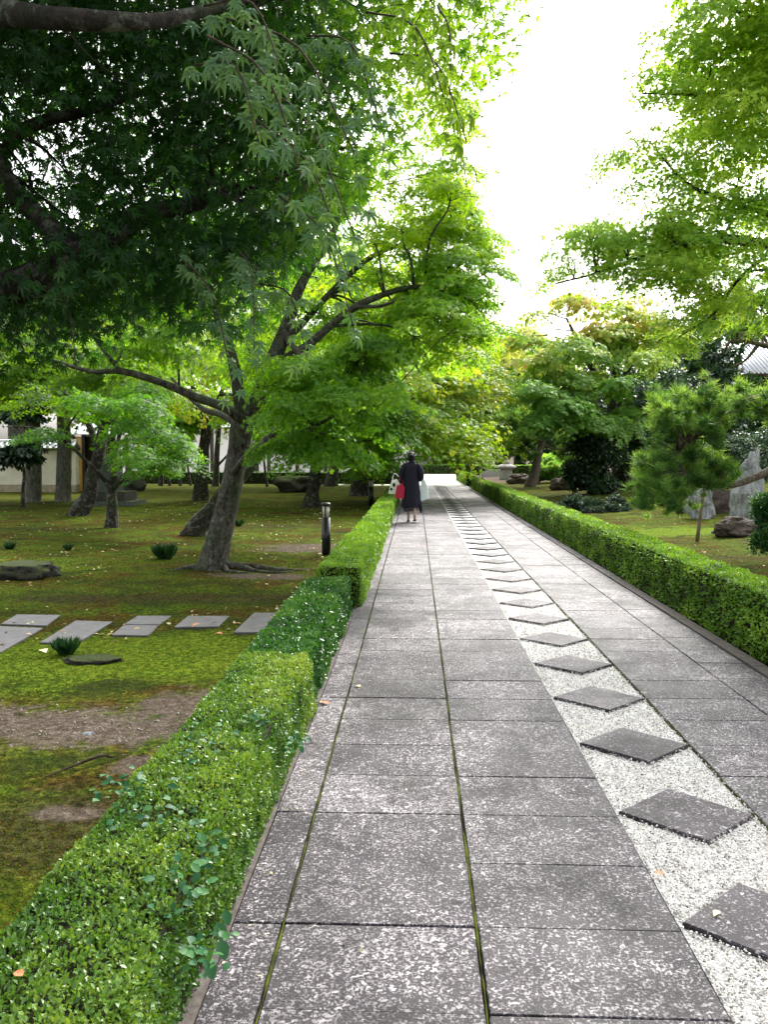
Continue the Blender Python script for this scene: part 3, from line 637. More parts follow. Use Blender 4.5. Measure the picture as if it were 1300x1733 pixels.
# ------------------------------------------------------------------ main maple by the hedge
b1 = G(358, 962)
Y1 = b1.y
trunk1 = ([b1+Vector((-.02, 0, -.15)), b1+Vector((0, 0, .05)), P(366, 925, Y1), P(378, 880, Y1+.05), P(392, 820, Y1+.1), P(402, 760, Y1+.1), P(412, 712, Y1+.1), P(418, 685, Y1+.1)], [.31, .22, .175, .155, .15, .145, .15, .11])
limbs1 = [([P(414, 715, Y1+.1), P(440, 670, Y1+.2), P(458, 620, Y1+.3), P(480, 565, Y1+.4), P(510, 480, Y1+.5), P(560, 400, Y1+.6), P(600, 320, Y1+.7)], [.13, .12, .11, .10, .07, .045, .02]),
          ([P(412, 712, Y1+.1), P(404, 670, Y1), P(396, 620, Y1-.1), P(380, 560, Y1-.2), P(350, 480, Y1-.3), P(330, 400, Y1-.5)], [.09, .085, .075, .055, .04, .02]),
          ([P(410, 712, Y1), P(380, 690, Y1-.15), P(330, 672, Y1-.3), P(280, 650, Y1-.5), P(205, 628, Y1-.7), P(150, 628, Y1-.8), P(60, 600, Y1-.9)], [.075, .062, .055, .048, .038, .028, .014]),
          ([P(205, 630, Y1-.7), P(180, 600, Y1-.8), P(150, 560, Y1-.9)], [.03, .024, .012]),
          ([P(396, 800, Y1-.12), P(420, 770, Y1-.35), P(470, 745, Y1-.6), P(520, 728, Y1-.9), P(570, 700, Y1-1.1)], [.05, .045, .04, .03, .014]),
          ([P(408, 720, Y1), P(370, 700, Y1+.5), P(340, 690, Y1+1), P(290, 640, Y1+1.3)], [.06, .05, .04, .02]),
          ([P(458, 620, Y1+.3), P(520, 585, Y1+.3), P(600, 520, Y1+.4), P(700, 485, Y1+.4), P(770, 500, Y1+.4)], [.075, .06, .05, .035, .014]),
          ([P(470, 600, Y1+.3), P(500, 560, Y1+.8), P(620, 440, Y1+1.1), P(730, 400, Y1+1.4), P(800, 370, Y1+1.5)], [.06, .05, .04, .03, .012]),
          ([P(480, 565, Y1+.4), P(540, 640, Y1-.4), P(590, 660, Y1-.6), P(640, 690, Y1-.7)], [.05, .035, .028, .012])]
pads1 = rpads(9, 640, 150, 800, 290, Y1, Y1+2, .35, .5, tint=(.7, 1.0), k=.8) + rpads(13, 455, 645, 605, 765, Y1-1.4, Y1-.4, .34, .5, k=.75, tint=(.3, .75)) + \
        rpads(9, 480, 560, 660, 680, Y1-1.0, Y1+.6, .4, .65, tint=(.4, .8), k=.75) + \
        rpads(10, 600, 480, 800, 600, Y1-.6, Y1+1.0, .42, .65, tint=(.5, .9), k=.75) + \
        rpads(8, 680, 400, 810, 510, Y1, Y1+1.6, .35, .55, tint=(.4, .8), k=.7) + \
        rpads(16, 560, 270, 790, 420, Y1, Y1+2, .36, .6, tint=(.75, 1.0), k=.65) + rpads(15, 730, 270, 840, 430, Y1+.5, Y1+2.5, .32, .48, tint=(.6, 1.0), k=.85) + rpads(12, 700, 420, 840, 560, Y1, Y1+2, .32, .5, tint=(.55, 1.0), k=.9) + rpads(10, 560, 420, 720, 560, Y1+.5, Y1+2.5, .4, .6, tint=(.6, 1.0), k=.8) + \
        rpads(12, 300, 240, 560, 520, Y1-.8, Y1+1.6, .5, .8, tint=(.3, .8)) + \
        rpads(9, 90, 430, 360, 600, Y1-1.2, Y1+.6, .45, .7, tint=(.35, .8), k=.8) + \
        rpads(4, 600, 570, 680, 640, Y1-.9, Y1, .35, .5, tint=(.2, .6))
tree('maple_tree', 'mossy leaning maple nearest the hedge, forking at head height with a long bare left branch', b1, trunk1, limbs1, pads1, LEAF5, .058, 'maple', 'bark', (12, 34), group='maples on the moss lawn')
# exposed roots
rt = MB()
for a, l in ((-.2, 1.2), (.05, 1.5), (.25, 1.1), (-.6, .7), (2.6, .5), (3.5, .6), (-1.2, .5)):
    pts = []; c = b1.copy()
    for i in range(6):
        q = l*i/5; c2 = b1+Vector((math.cos(a+.25*math.sin(i*1.7))*q, math.sin(a+.25*math.sin(i*1.3))*q, 0)); c2.z = gz(c2.x, c2.y)+.05*(1-i/5)-.005; pts.append(c2)
    rt.tube(pts, [.09, .055, .038, .028, .02, .01], 7, .2, 3)
rt.build('exposed_roots', M['bark'], bpy.data.objects['maple_tree.001'], True, True)
r_o = MB(); q0, q1, q2, q3 = G(75, 1312), G(130, 1297), G(170, 1285), G(192, 1282)
r_o.tube([q0+Vector((0, 0, -.01)), q1+Vector((0, 0, .012)), q2+Vector((0, 0, .02)), q3+Vector((0, 0, .0))], [.003, .007, .010, .005], 7, .4, 4).build('tree_root', M['twig'], None, True)
tag(bpy.data.objects['tree_root'], 'thin bare root poking out of the moss and soil left of the near hedge', 'root')

# ------------------------------------------------------------------ other trees on the left lawn
def gp(px, py): q = G(px, py); q.z = gz(q.x, q.y); return q
GR = 'maples on the moss lawn'
def simple_maple(name, label, base_px, pts, rad, limbs, pads, tpl=LEAF5, leaf=.07, lmat='maple', bmat='bark_dark', dens=(14, 26), tint=(.2, .7), **k):
    b = gp(*base_px); Y = b.y
    tp = [b+Vector((0, 0, -.1)), b+Vector((0, 0, .06))]+[P(x, y, Y+dy) for x, y, dy in pts]
    tr_ = ([*tp], [rad[0]*1.5, rad[0]*1.15]+rad[1:])
    lb = [([P(x, y, Y+dy) for x, y, dy in l], r) for l, r in limbs]
    return tree(name, label, b, tr_, lb, pads, tpl, leaf, lmat, bmat, dens, tint=tint, group=k.pop('group', GR), **k)
# leaning trunk just behind the main maple
simple_maple('maple_tree', 'sharply leaning dark maple trunk just behind the main maple', (328, 905), [(355, 868, .1), (390, 825, .2), (418, 790, .3), (450, 750, .5), (500, 700, .8)], [.19, .17, .16, .15, .12, .05],
    [([(418, 790, .3), (420, 730, .6), (440, 640, .9), (470, 520, 1.2)], [.1, .08, .06, .03])],
    rpads(9, 470, 600, 580, 720, 12.5, 15.5, .5, .65, tint=(.2, .6))+rpads(12, 380, 380, 640, 600, 13, 16, .7, 1.0, tint=(.55, 1.0)), leaf=.075)
simple_maple('maple_tree', 'small forked maple with a low dipping left branch in front of the stone pedestal', (189, 893), [(190, 860, 0), (188, 828, 0), (192, 800, 0), (190, 740, .2), (200, 660, .3)], [.13, .115, .10, .08, .06, .02],
    [([(188, 828, 0), (176, 812, -.1), (150, 785, -.3), (110, 748, -.5), (60, 725, -.6), (10, 722, -.7)], [.06, .05, .04, .034, .025, .012]),
     ([(190, 828, 0), (215, 800, -.1), (232, 775, -.2), (262, 765, -.3)], [.07, .055, .04, .02]), ([(190, 780, .1), (215, 700, .3), (260, 650, .5)], [.05, .035, .015])],
    rpads(7, 215, 735, 330, 785, 14.5, 16.5, .35, .55, tint=(.25, .6))+rpads(7, 130, 640, 260, 740, 15, 17.5, .5, .7, tint=(.15, .5))+rpads(3, 20, 700, 120, 740, 14.5, 15.5, .3, .45, tint=(.1, .4), k=.6), leaf=.065)
simple_maple('maple_tree', 'crooked dark maple trunk standing left of the stone pedestal', (133, 872), [(150, 838, 0), (158, 800, 0), (168, 765, 0), (178, 690, .2), (190, 600, .4)], [.22, .19, .17, .15, .12, .05],
    [([(168, 765, 0), (140, 700, .3), (90, 640, .6)], [.1, .07, .03]), ([(175, 720, .1), (230, 670, .2), (300, 620, .4)], [.09, .06, .03])],
    rpads(16, 20, 540, 320, 690, 17, 21, .7, 1.1, tint=(.1, .7)), leaf=.085, lmat='lime')
simple_maple('maple_tree', 'upright forked maple trunk seen left of the leaning trunks', (338, 848), [(342, 800, 0), (345, 760, 0), (348, 730, 0), (352, 690, 0)], [.24, .2, .18, .17, .13],
    [([(348, 735, 0), (335, 690, .1), (325, 650, .2), (310, 560, .4)], [.11, .09, .07, .03]), ([(350, 710, 0), (372, 670, .1), (400, 600, .3)], [.1, .07, .03])],
    rpads(18, 180, 540, 480, 690, 25, 30, 1.1, 1.7, tint=(.45, 1.0), k=.9), leaf=.12, tpl=LEAF3, lmat='lime')
simple_maple('maple_tree', 'thin black maple trunk just right of the upright forked one', (365, 822), [(366, 790, 0), (368, 750, 0), (372, 700, 0), (378, 640, 0)], [.17, .14, .13, .11, .06],
    [([(366, 790, 0), (385, 770, -.3), (400, 750, -.5)], [.07, .05, .02])], rpads(8, 330, 560, 480, 680, 34, 40, 1.2, 1.8, tint=(.5, 1)), leaf=.14, tpl=LEAF3, lmat='lime')
simple_maple('maple_tree', 'short dark maple trunk standing behind the first bollard light', (527, 857), [(529, 830, 0), (533, 800, 0), (536, 770, 0), (540, 720, 0), (550, 640, 0)], [.24, .19, .17, .16, .13, .06],
    [([(534, 790, 0), (490, 740, -.4), (450, 700, -.8)], [.1, .07, .03]), ([(536, 770, 0), (590, 700, .2), (640, 640, .4)], [.1, .07, .03])],
    rpads(22, 430, 560, 690, 765, 22, 27, .9, 1.4, tint=(.25, .75)), leaf=.10, tpl=LEAF3)
simple_maple('maple_tree', 'twin trunked maple whose thick limb leans over the hedge towards the woman', (606, 838), [(608, 815, 0), (625, 795, 0), (650, 770, 0), (666, 748, 0), (690, 700, 0), (720, 630, 0)], [.34, .28, .26, .24, .2, .12, .05],
    [([(618, 838, 0), (616, 800, 0), (600, 740, 0), (580, 640, 0)], [.2, .17, .12, .05]), ([(666, 748, 0), (720, 700, -1), (790, 660, -1.5)], [.12, .08, .03])],
    rpads(26, 590, 590, 830, 740, 24, 32, 1.1, 1.7, tint=(.35, 1.0))+rpads(10, 560, 720, 660, 790, 24, 29, .6, .9, tint=(.3, .7)), leaf=.12, tpl=LEAF3, lmat='lime')
simple_maple('maple_tree', 'yellowing maple reaching over the path above the woman', (560, 822), [(570, 780, 0), (600, 720, 0), (640, 650, 0), (680, 580, 0)], [.3, .26, .22, .16, .08],
    [([(640, 650, 0), (740, 600, 0), (830, 560, 0)], [.14, .09, .04]), ([(600, 720, 0), (560, 600, 0), (540, 480, 0)], [.14, .1, .04])],
    rpads(40, 500, 430, 830, 680, 36, 46, 1.6, 2.4, tint=(.5, 1.0), k=.9), leaf=.17, tpl=LEAF3, lmat='lime', dens=(14, 28))
simple_maple('maple_tree', 'young maple with slim black stem beside the sunny yard, left of the forked trunk', (272, 822), [(273, 800, 0), (278, 770, 0), (290, 720, 0)], [.12, .1, .08, .04], [([(276, 785, 0), (262, 765, 0), (250, 740, 0)], [.05, .04, .02])], rpads(5, 230, 690, 320, 760, 35, 38, .8, 1.2, tint=(.5, 1)), leaf=.14, tpl=LEAF3, lmat='lime')
for px, py, lab in ((287, 822, 'thinnest curved sapling stem before the sunny yard'), (305, 822, 'straight sapling stem before the middle of the sunny yard'), (322, 822, 'sapling stem close to the left of the upright forked maple'), (452, 822, 'slim sapling at the right end of the sunny yard')):
    simple_maple('sapling', lab, (px, py), [(px-3, py-20, 0), (px-5, py-45, 0), (px-1, py-80, 0)], [.07, .06, .05, .03], [], rpads(3, px-25, py-140, px+30, py-85, 35, 38, .6, .9, tint=(.4, .9)), leaf=.14, tpl=LEAF3, cat='tree', group='saplings by the yard')
simple_maple('sapling', 'slender sapling with broad dark leaves at the far left of the lawn', (38, 860), [(38, 830, 0), (40, 800, 0), (34, 760, 0)], [.05, .045, .04, .02], [], rpads(7, -20, 640, 75, 790, 23, 25, .4, .6, tint=(0, .5)), leaf=.13, tpl=OVAL2, lmat='evergreen', cat='tree', group='saplings by the yard')
# tall bare boled trees
def bole(label, px, py, wpx, pads, lmat='maple', lf=.14):
    b = gp(px, py); r = wpx*pxm(b.y)/2
    return tree('tall_tree', label, b, ([b+Vector((0, 0, -.1)), b+Vector((0, 0, .15)), P(px+1, 800, b.y), P(px, 700, b.y), P(px-2, 560, b.y), P(px-6, 430, b.y)], [r*1.4, r*1.12, r, r*.92, r*.75, r*.4]),
        [([P(px, 600, b.y), P(px-60, 500, b.y), P(px-110, 430, b.y)], [.15, .1, .04]), ([P(px, 560, b.y), P(px+70, 470, b.y), P(px+120, 400, b.y)], [.15, .1, .04])], pads, LEAF3, lf, lmat, 'bark_grey', (14, 26), tint=(.2, .8), group='tall trees by the boundary wall')
bole('stout grey trunk in front of the cream wall, left of a matching one', 54, 849, 27, rpads(18, -60, 440, 120, 680, 24, 30, 1.1, 1.7), 'lime')
bole('smooth brown-grey trunk close to the right of the stout grey one', 107, 848, 24, rpads(18, 60, 440, 260, 680, 24, 30, 1.1, 1.7), 'lime')

# ------------------------------------------------------------------ right side maples
bR = Vector((7.2, 10.5, .1))
RP = lambda x, y, Y, R, **o: (P(x, y, Y), R*1.15, o)
padsR = [RP(1240, 30, 9.5, .7), RP(1290, 90, 9.5, .7), RP(1210, 90, 9.8, .5), RP(1180, 160, 9.5, .42), RP(1130, 150, 9.7, .35), RP(1260, 170, 9.2, .6), RP(1100, 250, 9.5, .42, k=.7), RP(1170, 260, 9.5, .5), RP(1260, 260, 9.5, .6), RP(1050, 260, 9.7, .32, k=.6),
  RP(1120, 310, 9.5, .4), RP(1200, 330, 9.3, .5), RP(1280, 340, 9.3, .5), RP(1000, 385, 9.5, .35, k=.7), RP(1060, 400, 9.4, .4), RP(1130, 390, 9.2, .5), RP(1210, 400, 9.0, .45, k=.8), RP(970, 430, 9.3, .34), RP(1040, 455, 9.3, .4), RP(930, 470, 9.6, .25, k=.7), RP(1110, 440, 9.0, .4),
  RP(1180, 480, 9.2, .4), RP(1150, 540, 9.2, .35), RP(1215, 505, 9.0, .3, k=.8), RP(1150, 580, 9.2, .22), RP(1280, 450, 8.8, .35, k=.7), RP(985, 80, 10, .16, k=.2), RP(935, 262, 10, .16, k=.22), RP(1015, 185, 10, .2, k=.3), RP(1290, 430, 9, .5, k=.6)]
padsR += rpads(12, 1150, 20, 1320, 230, 9, 11, .4, .6) + rpads(10, 1060, 330, 1320, 500, 9, 11, .35, .5, tint=(.4, 1)) + rpads(6, 960, 380, 1060, 450, 9, 10, .25, .35, k=.7)
padsR += rpads(12, 1320, -200, 1900, 500, 8, 12, .7, 1.0) + rpads(4, 1150, -150, 1300, -20, 9, 10, .6, .8)
tree('maple_tree', 'light green maple reaching in from the right over the path against the white sky', bR,
     ([bR+Vector((0, 0, -.2)), bR+Vector((-.1, 0, .9)), bR+Vector((-.3, 0, 2)), bR+Vector((-.2, .2, 3.4)), bR+Vector((0, 0, 5.5))], [.3, .22, .19, .15, .06]),
     [([bR+Vector((-.3, 0, 2)), P(1400, 430, 9.9), P(1300, 414, 9.3), P(1210, 405, 9.1), P(1120, 425, 9.1), P(1010, 462, 9.3), P(940, 480, 9.5)], [.1, .075, .058, .046, .028, .016, .008]),
      ([bR+Vector((-.25, .1, 2.9)), P(1380, 390, 9.9), P(1300, 363, 9.6), P(1220, 335, 9.4), P(1160, 308, 9.4), P(1100, 240, 9.5)], [.075, .045, .03, .024, .018, .008]),
      ([bR+Vector((-.3, 0, 1.7)), P(1380, 400, 9.6), P(1290, 440, 9.0), P(1245, 480, 9.0), P(1210, 530, 9.1), P(1150, 570, 9.3)], [.06, .035, .02, .017, .012, .006]),
      ([bR+Vector((-.2, .1, 3.2)), P(1380, 200, 9.6), P(1290, 160, 9.3), P(1180, 160, 9.5), P(1090, 158, 9.7)], [.08, .05, .03, .018, .008]),
      ([bR+Vector((-.2, .2, 3.8)), P(1380, 80, 9.6), P(1270, 30, 9.6), P(1220, 0, 9.8)], [.06, .045, .03, .012])],
     padsR, LEAF5, .062, 'pale', 'bark_dark', (12.5, 30), droop=.2, tint=(.35, 1.0), n_sub=3, twig_r=.018, thick=.2, flat=.7)
bO = gp(1052, 835)
tree('maple_tree', 'broad maple turning yellow and orange on top, behind the right hedge', bO,
     ([bO+Vector((0, 0, -.2)), bO+Vector((0, 0, .2)), P(1050, 790, bO.y), P(1048, 740, bO.y), P(1040, 690, bO.y), P(1045, 600, bO.y)], [.5, .4, .33, .3, .26, .12]),
     [([P(1048, 740, bO.y), P(1010, 710, bO.y-1), P(960, 690, bO.y-2), P(900, 670, bO.y-2)], [.22, .16, .11, .05]), ([P(1044, 690, bO.y), P(1070, 600, bO.y), P(1090, 540, bO.y)], [.2, .14, .06]),
      ([P(1045, 700, bO.y), P(1000, 620, bO.y), P(960, 540, bO.y)], [.18, .12, .05]), ([P(1048, 740, bO.y), P(1100, 700, bO.y-1), P(1160, 650, bO.y-1)], [.18, .12, .05])],
     rpads(16, 885, 500, 1130, 570, bO.y-2, bO.y+1, .7, 1.1, tint=(.6, 1.0), k=.6)+rpads(24, 870, 550, 1150, 650, bO.y-4, bO.y+1, .7, 1.2, tint=(.35, .95), k=.6)+
     rpads(16, 880, 640, 1080, 725, bO.y-6, bO.y-2, .7, 1.1, tint=(.15, .5), k=.9)+rpads(8, 1080, 620, 1170, 700, bO.y-3, bO.y, .7, 1.0, tint=(.2, .6), k=.8), LEAF3, .13, 'orange', 'bark_dark', (14, 26), thick=.1)
# maple crown peeking in mid distance right of the sky gap, and evergreens behind
CD = 3.0
def clumpy(name, label, px, py, Y, R, Rz, n, size, lmat, cat='tree', trunk=True, tpl=LEAF3, group=None, seg=26, zb=None, bmat='bark_dark', tint=(.0, .9)):
    c = P(px, py, Y); base = Vector((c.x, c.y, gz(c.x, c.y) if zb is None else zb))
    root = empty(name, base, label, cat, group)
    if trunk: 
        tm = MB(); tm.tube([base+Vector((0, 0, -.1)), base.lerp(c, .4)+Vector((.1, 0, 0)), base.lerp(c, .75), c+Vector((0, 0, Rz*.3))], [R*.12, R*.09, R*.07, R*.03], 9, .15, 3)
        tm.build('trunk', M[bmat], root, True, True)
    L = Sprays(); cs = unit(rng.normal(0, 1, (seg, 3)))*rng.uniform(.45, .95, (seg, 1))*[R, R, Rz]
    cs = cs[cs[:, 2] > -Rz*.75]+np.array(c); nl = 24; per = max(4, int(n*CD/nl/len(cs))); rs = []
    for q in cs:
        r = rng.uniform(.28, .45)*min(R, Rz*1.3); dd = unit(rng.normal(0, 1, (per, 3))*[1, 1, .8]); p = q+dd*r*rng.uniform(.5, 1.05, (per, 1))*[1, 1, .75]
        keep = p[:, 2] > base.z+.02; p, dd = p[keep], dd[keep]; k = len(p)
        if k == 0: continue
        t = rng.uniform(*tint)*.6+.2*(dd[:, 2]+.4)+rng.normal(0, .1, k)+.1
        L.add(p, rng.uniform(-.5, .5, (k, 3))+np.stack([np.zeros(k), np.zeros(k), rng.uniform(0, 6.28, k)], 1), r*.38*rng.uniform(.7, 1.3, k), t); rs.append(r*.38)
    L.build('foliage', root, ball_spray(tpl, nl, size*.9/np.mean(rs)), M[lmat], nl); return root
ev = 'evergreens and shrubs behind the right hedge'
clumpy('evergreen_shrub', 'tall black-green evergreen shrub wrapped round the dark trunk right of the small pine', 1005, 775, 30, 1.0, 1.5, 9000, .12, 'evergreen', 'shrub', True, OVAL2, ev)
clumpy('evergreen_shrub', 'dark evergreen shrub between the turning maple trunk and the drooping pine', 1090, 770, 32, .8, 1.6, 7000, .12, 'evergreen', 'shrub', True, OVAL2, ev)
clumpy('evergreen_tree', 'grey-green evergreen under the temple roof corner', 1140, 682, 27, 1.1, .9, 8000, .11, 'evergreen', 'tree', True, OVAL2, ev)
clumpy('azalea_shrub', 'rounded glossy shrub above the tall grey rocks', 1240, 783, 20.5, 1.15, .55, 11000, .065, 'bluegreen', 'shrub', False, OVAL2, ev)
clumpy('azalea_shrub', 'glossy shrub below the white temple wall at the right edge', 1312, 762, 22, 1.2, .6, 8000, .065, 'evergreen', 'shrub', False, OVAL2, ev, tint=(.3, 1))
clumpy('box_shrub', 'small leaved shrub cut by the right edge of the view beside the hedge', 1330, 880, 9.2, .32, .55, 11000, .03, 'glossy', 'shrub', False, OVAL2, ev)
clumpy('heather_mound', 'low brownish twiggy mound behind the right hedge', 1000, 862, 22, 1.1, .35, 9000, .05, 'bark_dark' if False else 'bluegreen', 'shrub', False, OVAL2, ev, tint=(0, .3))
clumpy('azalea_shrub', 'bright green rounded bush beyond the far low hedge, centre of the view', 775, 762, 72, 1.9, 1.3, 7000, .2, 'pale', 'shrub', True, LEAF3, ev)
clumpy('azalea_shrub', 'small brown-green bush behind the leaning pine', 935, 800, 42, 1.3, .6, 4000, .12, 'orange', 'shrub', True, LEAF3, ev, tint=(0, .4))
clumpy('azalea_shrub', 'lone low bush in the clipped beds right of the pine trunk', 960, 780, 47, 1.2, .7, 4000, .13, 'pale', 'shrub', True, LEAF3, ev, tint=(0, .5))

# pines
def pine(label, base, trunk, limbs, tufts, length, nn_, wide=1.0):
    root = empty('pine_tree', base, label, 'pine tree', 'garden pines')
    mb = MB(); mb.tube(*trunk, 12, .2, 4); mb.build('trunk', M['bark_pine'], root, True, True)
    sk = []
    for lp, lr in limbs:
        b = MB(); b.tube(lp, lr, 8, .22, 4); b.build('branch', M['bark_pine'], root, True, True); sp, sr = catmull([Vector(p) for p in lp], lr, 4); sk += list(zip(sp, sr))
    L = Sprays(); tw = MB(); NEEDLE[0][:, 0] = [-.012*wide, .012*wide, 0]
    tp = []
    for _ in range(4):
        d = unit(rng.normal(0, 1, (nn_, 3))*[1, 1, .7]+[0, 0, .75]); V, Fc, k = place(NEEDLE, rng.normal(0, .16, (nn_, 3))*[1, 1, .6], d, rng.normal(0, 1, (nn_, 3)), rng.uniform(.6, 1.1, nn_)); tp.append((V, Fc, np.repeat(rng.normal(0, .12, nn_), k)))
    for c in tufts:
        c = Vector(c); k = 4
        L.add(np.array(c)+rng.normal(0, length*.45, (k, 3)), rng.normal(0, .35, (k, 3))+[[0, 0, q] for q in range(k)], length*rng.uniform(.7, 1.1, k), rng.uniform(-.1, 1.1)+rng.normal(0, .22, k))
        a = min(sk, key=lambda q: (q[0]-c).length)[0]; m_ = a.lerp(c, .5)+Vector((random.gauss(0, .03), random.gauss(0, .03), random.gauss(.03, .03)))
        tw.tube([a, m_, c], [.014*(1+length*2), .010, .006], 4, 0, 2)
    tw.build('twigs', M['bark_pine'], root, True, True, kind='stuff'); L.build('needles', root, tp, M['pine'], nn_, 'needle_tuft')
    return root
bP = gp(900, 826)
def rpt(n, x0, y0, x1, y1, Y0, Y1): return [P(random.uniform(x0, x1), random.uniform(y0, y1), random.uniform(Y0, Y1)) for _ in range(n)]
YP = bP.y
pine('small leaning garden pine with one thick bent trunk behind the hedge', bP, ([bP+Vector((0, 0, -.1)), bP+Vector((0, 0, .1)), P(906, 800, YP), P(911, 772, YP), P(918, 750, YP), P(921, 745, YP)], [.36, .27, .20, .17, .15, .09]),
     [([P(912, 765, YP), P(895, 752, YP-.2), P(875, 760, YP-.4), P(850, 765, YP-.5)], [.09, .07, .05, .02]), ([P(918, 750, YP), P(885, 725, YP), P(870, 715, YP), P(880, 700, YP)], [.09, .06, .05, .02]), ([P(918, 752, YP), P(945, 760, YP+.2), P(965, 755, YP+.4)], [.06, .05, .02])],
     rpt(75, 822, 700, 905, 775, YP-1.5, YP+1)+rpt(40, 850, 690, 950, 745, YP-1, YP+1)+rpt(25, 822, 730, 860, 772, YP-1.2, YP)+rpt(14, 930, 735, 975, 770, YP, YP+1), .34, 60, 5.0)
bQ = Vector((6.9, 13.2, .2)); Q = 12.6
pine('large drooping pine with a propped horizontal branch at the right', bQ, ([bQ+Vector((0, 0, -.2)), bQ+Vector((-.05, 0, .7)), bQ+Vector((.1, .1, 1.7)), bQ+Vector((-.1, 0, 2.7)), bQ+Vector((0, 0, 4))], [.24, .2, .17, .13, .05]),
     [([bQ+Vector((-.05, 0, .75)), P(1330, 795, Q), P(1285, 805, Q-.3), P(1245, 820, Q-.5), P(1205, 820, Q-.6), P(1165, 805, Q-.7), P(1160, 798, Q-.7)], [.10, .07, .055, .048, .04, .03, .015]),
      ([P(1245, 820, Q-.5), P(1215, 800, Q-.4), P(1195, 812, Q-.4)], [.03, .02, .01]),
      ([bQ+Vector((.05, 0, 1.6)), P(1330, 685, Q), P(1290, 672, Q), P(1240, 690, Q-.1), P(1205, 720, Q-.3), P(1165, 748, Q-.4), P(1150, 765, Q-.5)], [.08, .06, .05, .05, .045, .03, .01]),
      ([bQ+Vector((0, 0, 2.2)), P(1330, 600, Q), P(1285, 582, Q-.2), P(1240, 577, Q-.4), P(1225, 600, Q-.4)], [.07, .05, .036, .028, .01]),
      ([P(1285, 582, Q-.2), P(1262, 610, Q-.3), P(1235, 622, Q-.4)], [.03, .018, .01])],
     rpt(46, 1110, 690, 1215, 795, Q-1.2, Q+.6)+rpt(46, 1085, 770, 1170, 860, Q-1.2, Q+.2)+rpt(34, 1110, 676, 1250, 720, Q-.8, Q+.6)+rpt(34, 1190, 662, 1320, 705, Q-.5, Q+.8)+rpt(8, 1220, 545, 1310, 562, Q-.6, Q+.6)+rpt(16, 1170, 785, 1235, 820, Q-.8, Q)+rpt(16, 1240, 470, 1320, 540, Q, Q+1.2), .17, 80, 3.2)
# prop for the low branch
pb = gp(1180, 922); pt = P(1193, 824, pb.y+.15)
pr = empty('branch_prop', pb, 'thin wooden post propping up the low pine branch', 'post')
MB().tube([pb+Vector((0, 0, -.05)), pb.lerp(pt, .5), pt], [.033, .031, .029], 10, .06, 2).build('pole', M['bamboo'], pr, True, True)
MB().tube([pt+Vector((-.10, 0, .0)), pt+Vector((.10, 0, .012))], [.026, .026], 8, 0, 1).build('crossbar', M['bamboo'], pr, True, True)

# ------------------------------------------------------------------ far backdrop trees
def wood_tree(i, px, py, Y, R, Rz, lmat, label, n=5000, size=.32):
    clumpy('background_tree', label, px, py, Y, R, Rz, n, size, lmat, 'tree', True, LEAF3, 'trees closing off the far end of the garden', seg=22)
far_t = [(20, 560, 62, 6, 5.5, 'lime', 'tall pale tree above the cream wall at the far left'), (150, 520, 70, 7, 7, 'lime', 'bright tree behind the two tall trunks'), (300, 560, 64, 6, 6, 'lime', 'yellow green tree behind the sunny yard'),
         (430, 520, 70, 7, 7, 'pale', 'pale tree beyond the sunny yard, right of the yellow green one'), (560, 600, 75, 6, 6, 'lime', 'bright background tree behind the short dark maple'), (660, 640, 80, 6, 6, 'pale', 'hazy tree over the far left corner of the court'),
         (740, 700, 95, 5, 5, 'evergreen', 'dark evergreen behind the woman'), (810, 720, 92, 4.5, 4.5, 'bluegreen', 'blue-green tree above the far hedge end'), (845, 700, 85, 3.6, 5, 'evergreen', 'dark tree left of the small pine crown'),
         (880, 640, 80, 4.5, 5, 'pale', 'pale tree behind the left side of the turning maple'), (960, 700, 75, 5, 5, 'bluegreen', 'blue-green tree behind the leaning pine'), (1060, 690, 60, 4.5, 5, 'evergreen', 'black-green tree behind the turning maple'),
         (1150, 640, 44, 3.2, 3.6, 'evergreen', 'dark tree left of the temple roof'), (1262, 545, 72, 5.0, 2.6, 'bluegreen', 'blue-green tree rising behind the temple roof'), (1190, 740, 42, 3.4, 2.0, 'evergreen', 'dark low tree behind the drooping pine'), (500, 700, 66, 5, 4.2, 'maple', 'mid green tree behind the dark boulder'), (640, 740, 70, 4, 3, 'maple', 'low green tree at the left edge of the court')]
for i, q in enumerate(far_t): wood_tree(i, *q)

# ------------------------------------------------------------------ walls and buildings
YW = 34.0
wl = empty('boundary_wall', (P(60, 800, YW).x, YW, 0), 'cream plaster boundary wall with a grey tiled coping at the left', 'wall')
x0, x1 = P(-400, 800, YW).x, P(128, 800, YW).x
zt = P(60, 762, YW).z
MB().box(x0, x1, YW, YW+.3, .3, zt).build('plaster', M['plaster'], wl, False, True)
MB().box(x0, x1, YW-.03, YW+.33, -.2, .297).build('skirting', M['stain'], wl, False, True)
MB().box(x0, x1, YW-.22, YW+.52, zt+.003, zt+.09).build('eave_board', M['wood'], wl, False, True)
rb = MB(); rb.add([(x0, YW-.3, zt+.1), (x1, YW-.3, zt+.1), (x1, YW+.15, zt+.34), (x0, YW+.15, zt+.34), (x0, YW+.6, zt+.1), (x1, YW+.6, zt+.1)], [(0, 1, 2, 3), (3, 2, 5, 4), (0, 4, 5, 1)]); rb.build('coping', M['rooftile'], wl, False, True)
rl = MB(); xx = x0
tm0 = None
while xx < x1:
    if tm0 is None:
        m_ = MB(); m_.tube([(0, 0, 0), (0, .45, .24)], [.06, .06], 8, 0, 1); tm0 = m_.build('coping_tile', M['rooftile'], wl, True); o = tm0
    else: o = link('coping_tile', tm0.data, wl)
    o.location = (xx-wl.location.x, -.31, zt+.11); xx += .26
MB().tube([(x0, YW+.15, zt+.38), (x1, YW+.15, zt+.38)], [.09, .09], 8, 0, 1).build('ridge_tile', M['rooftile'], wl, True, True)
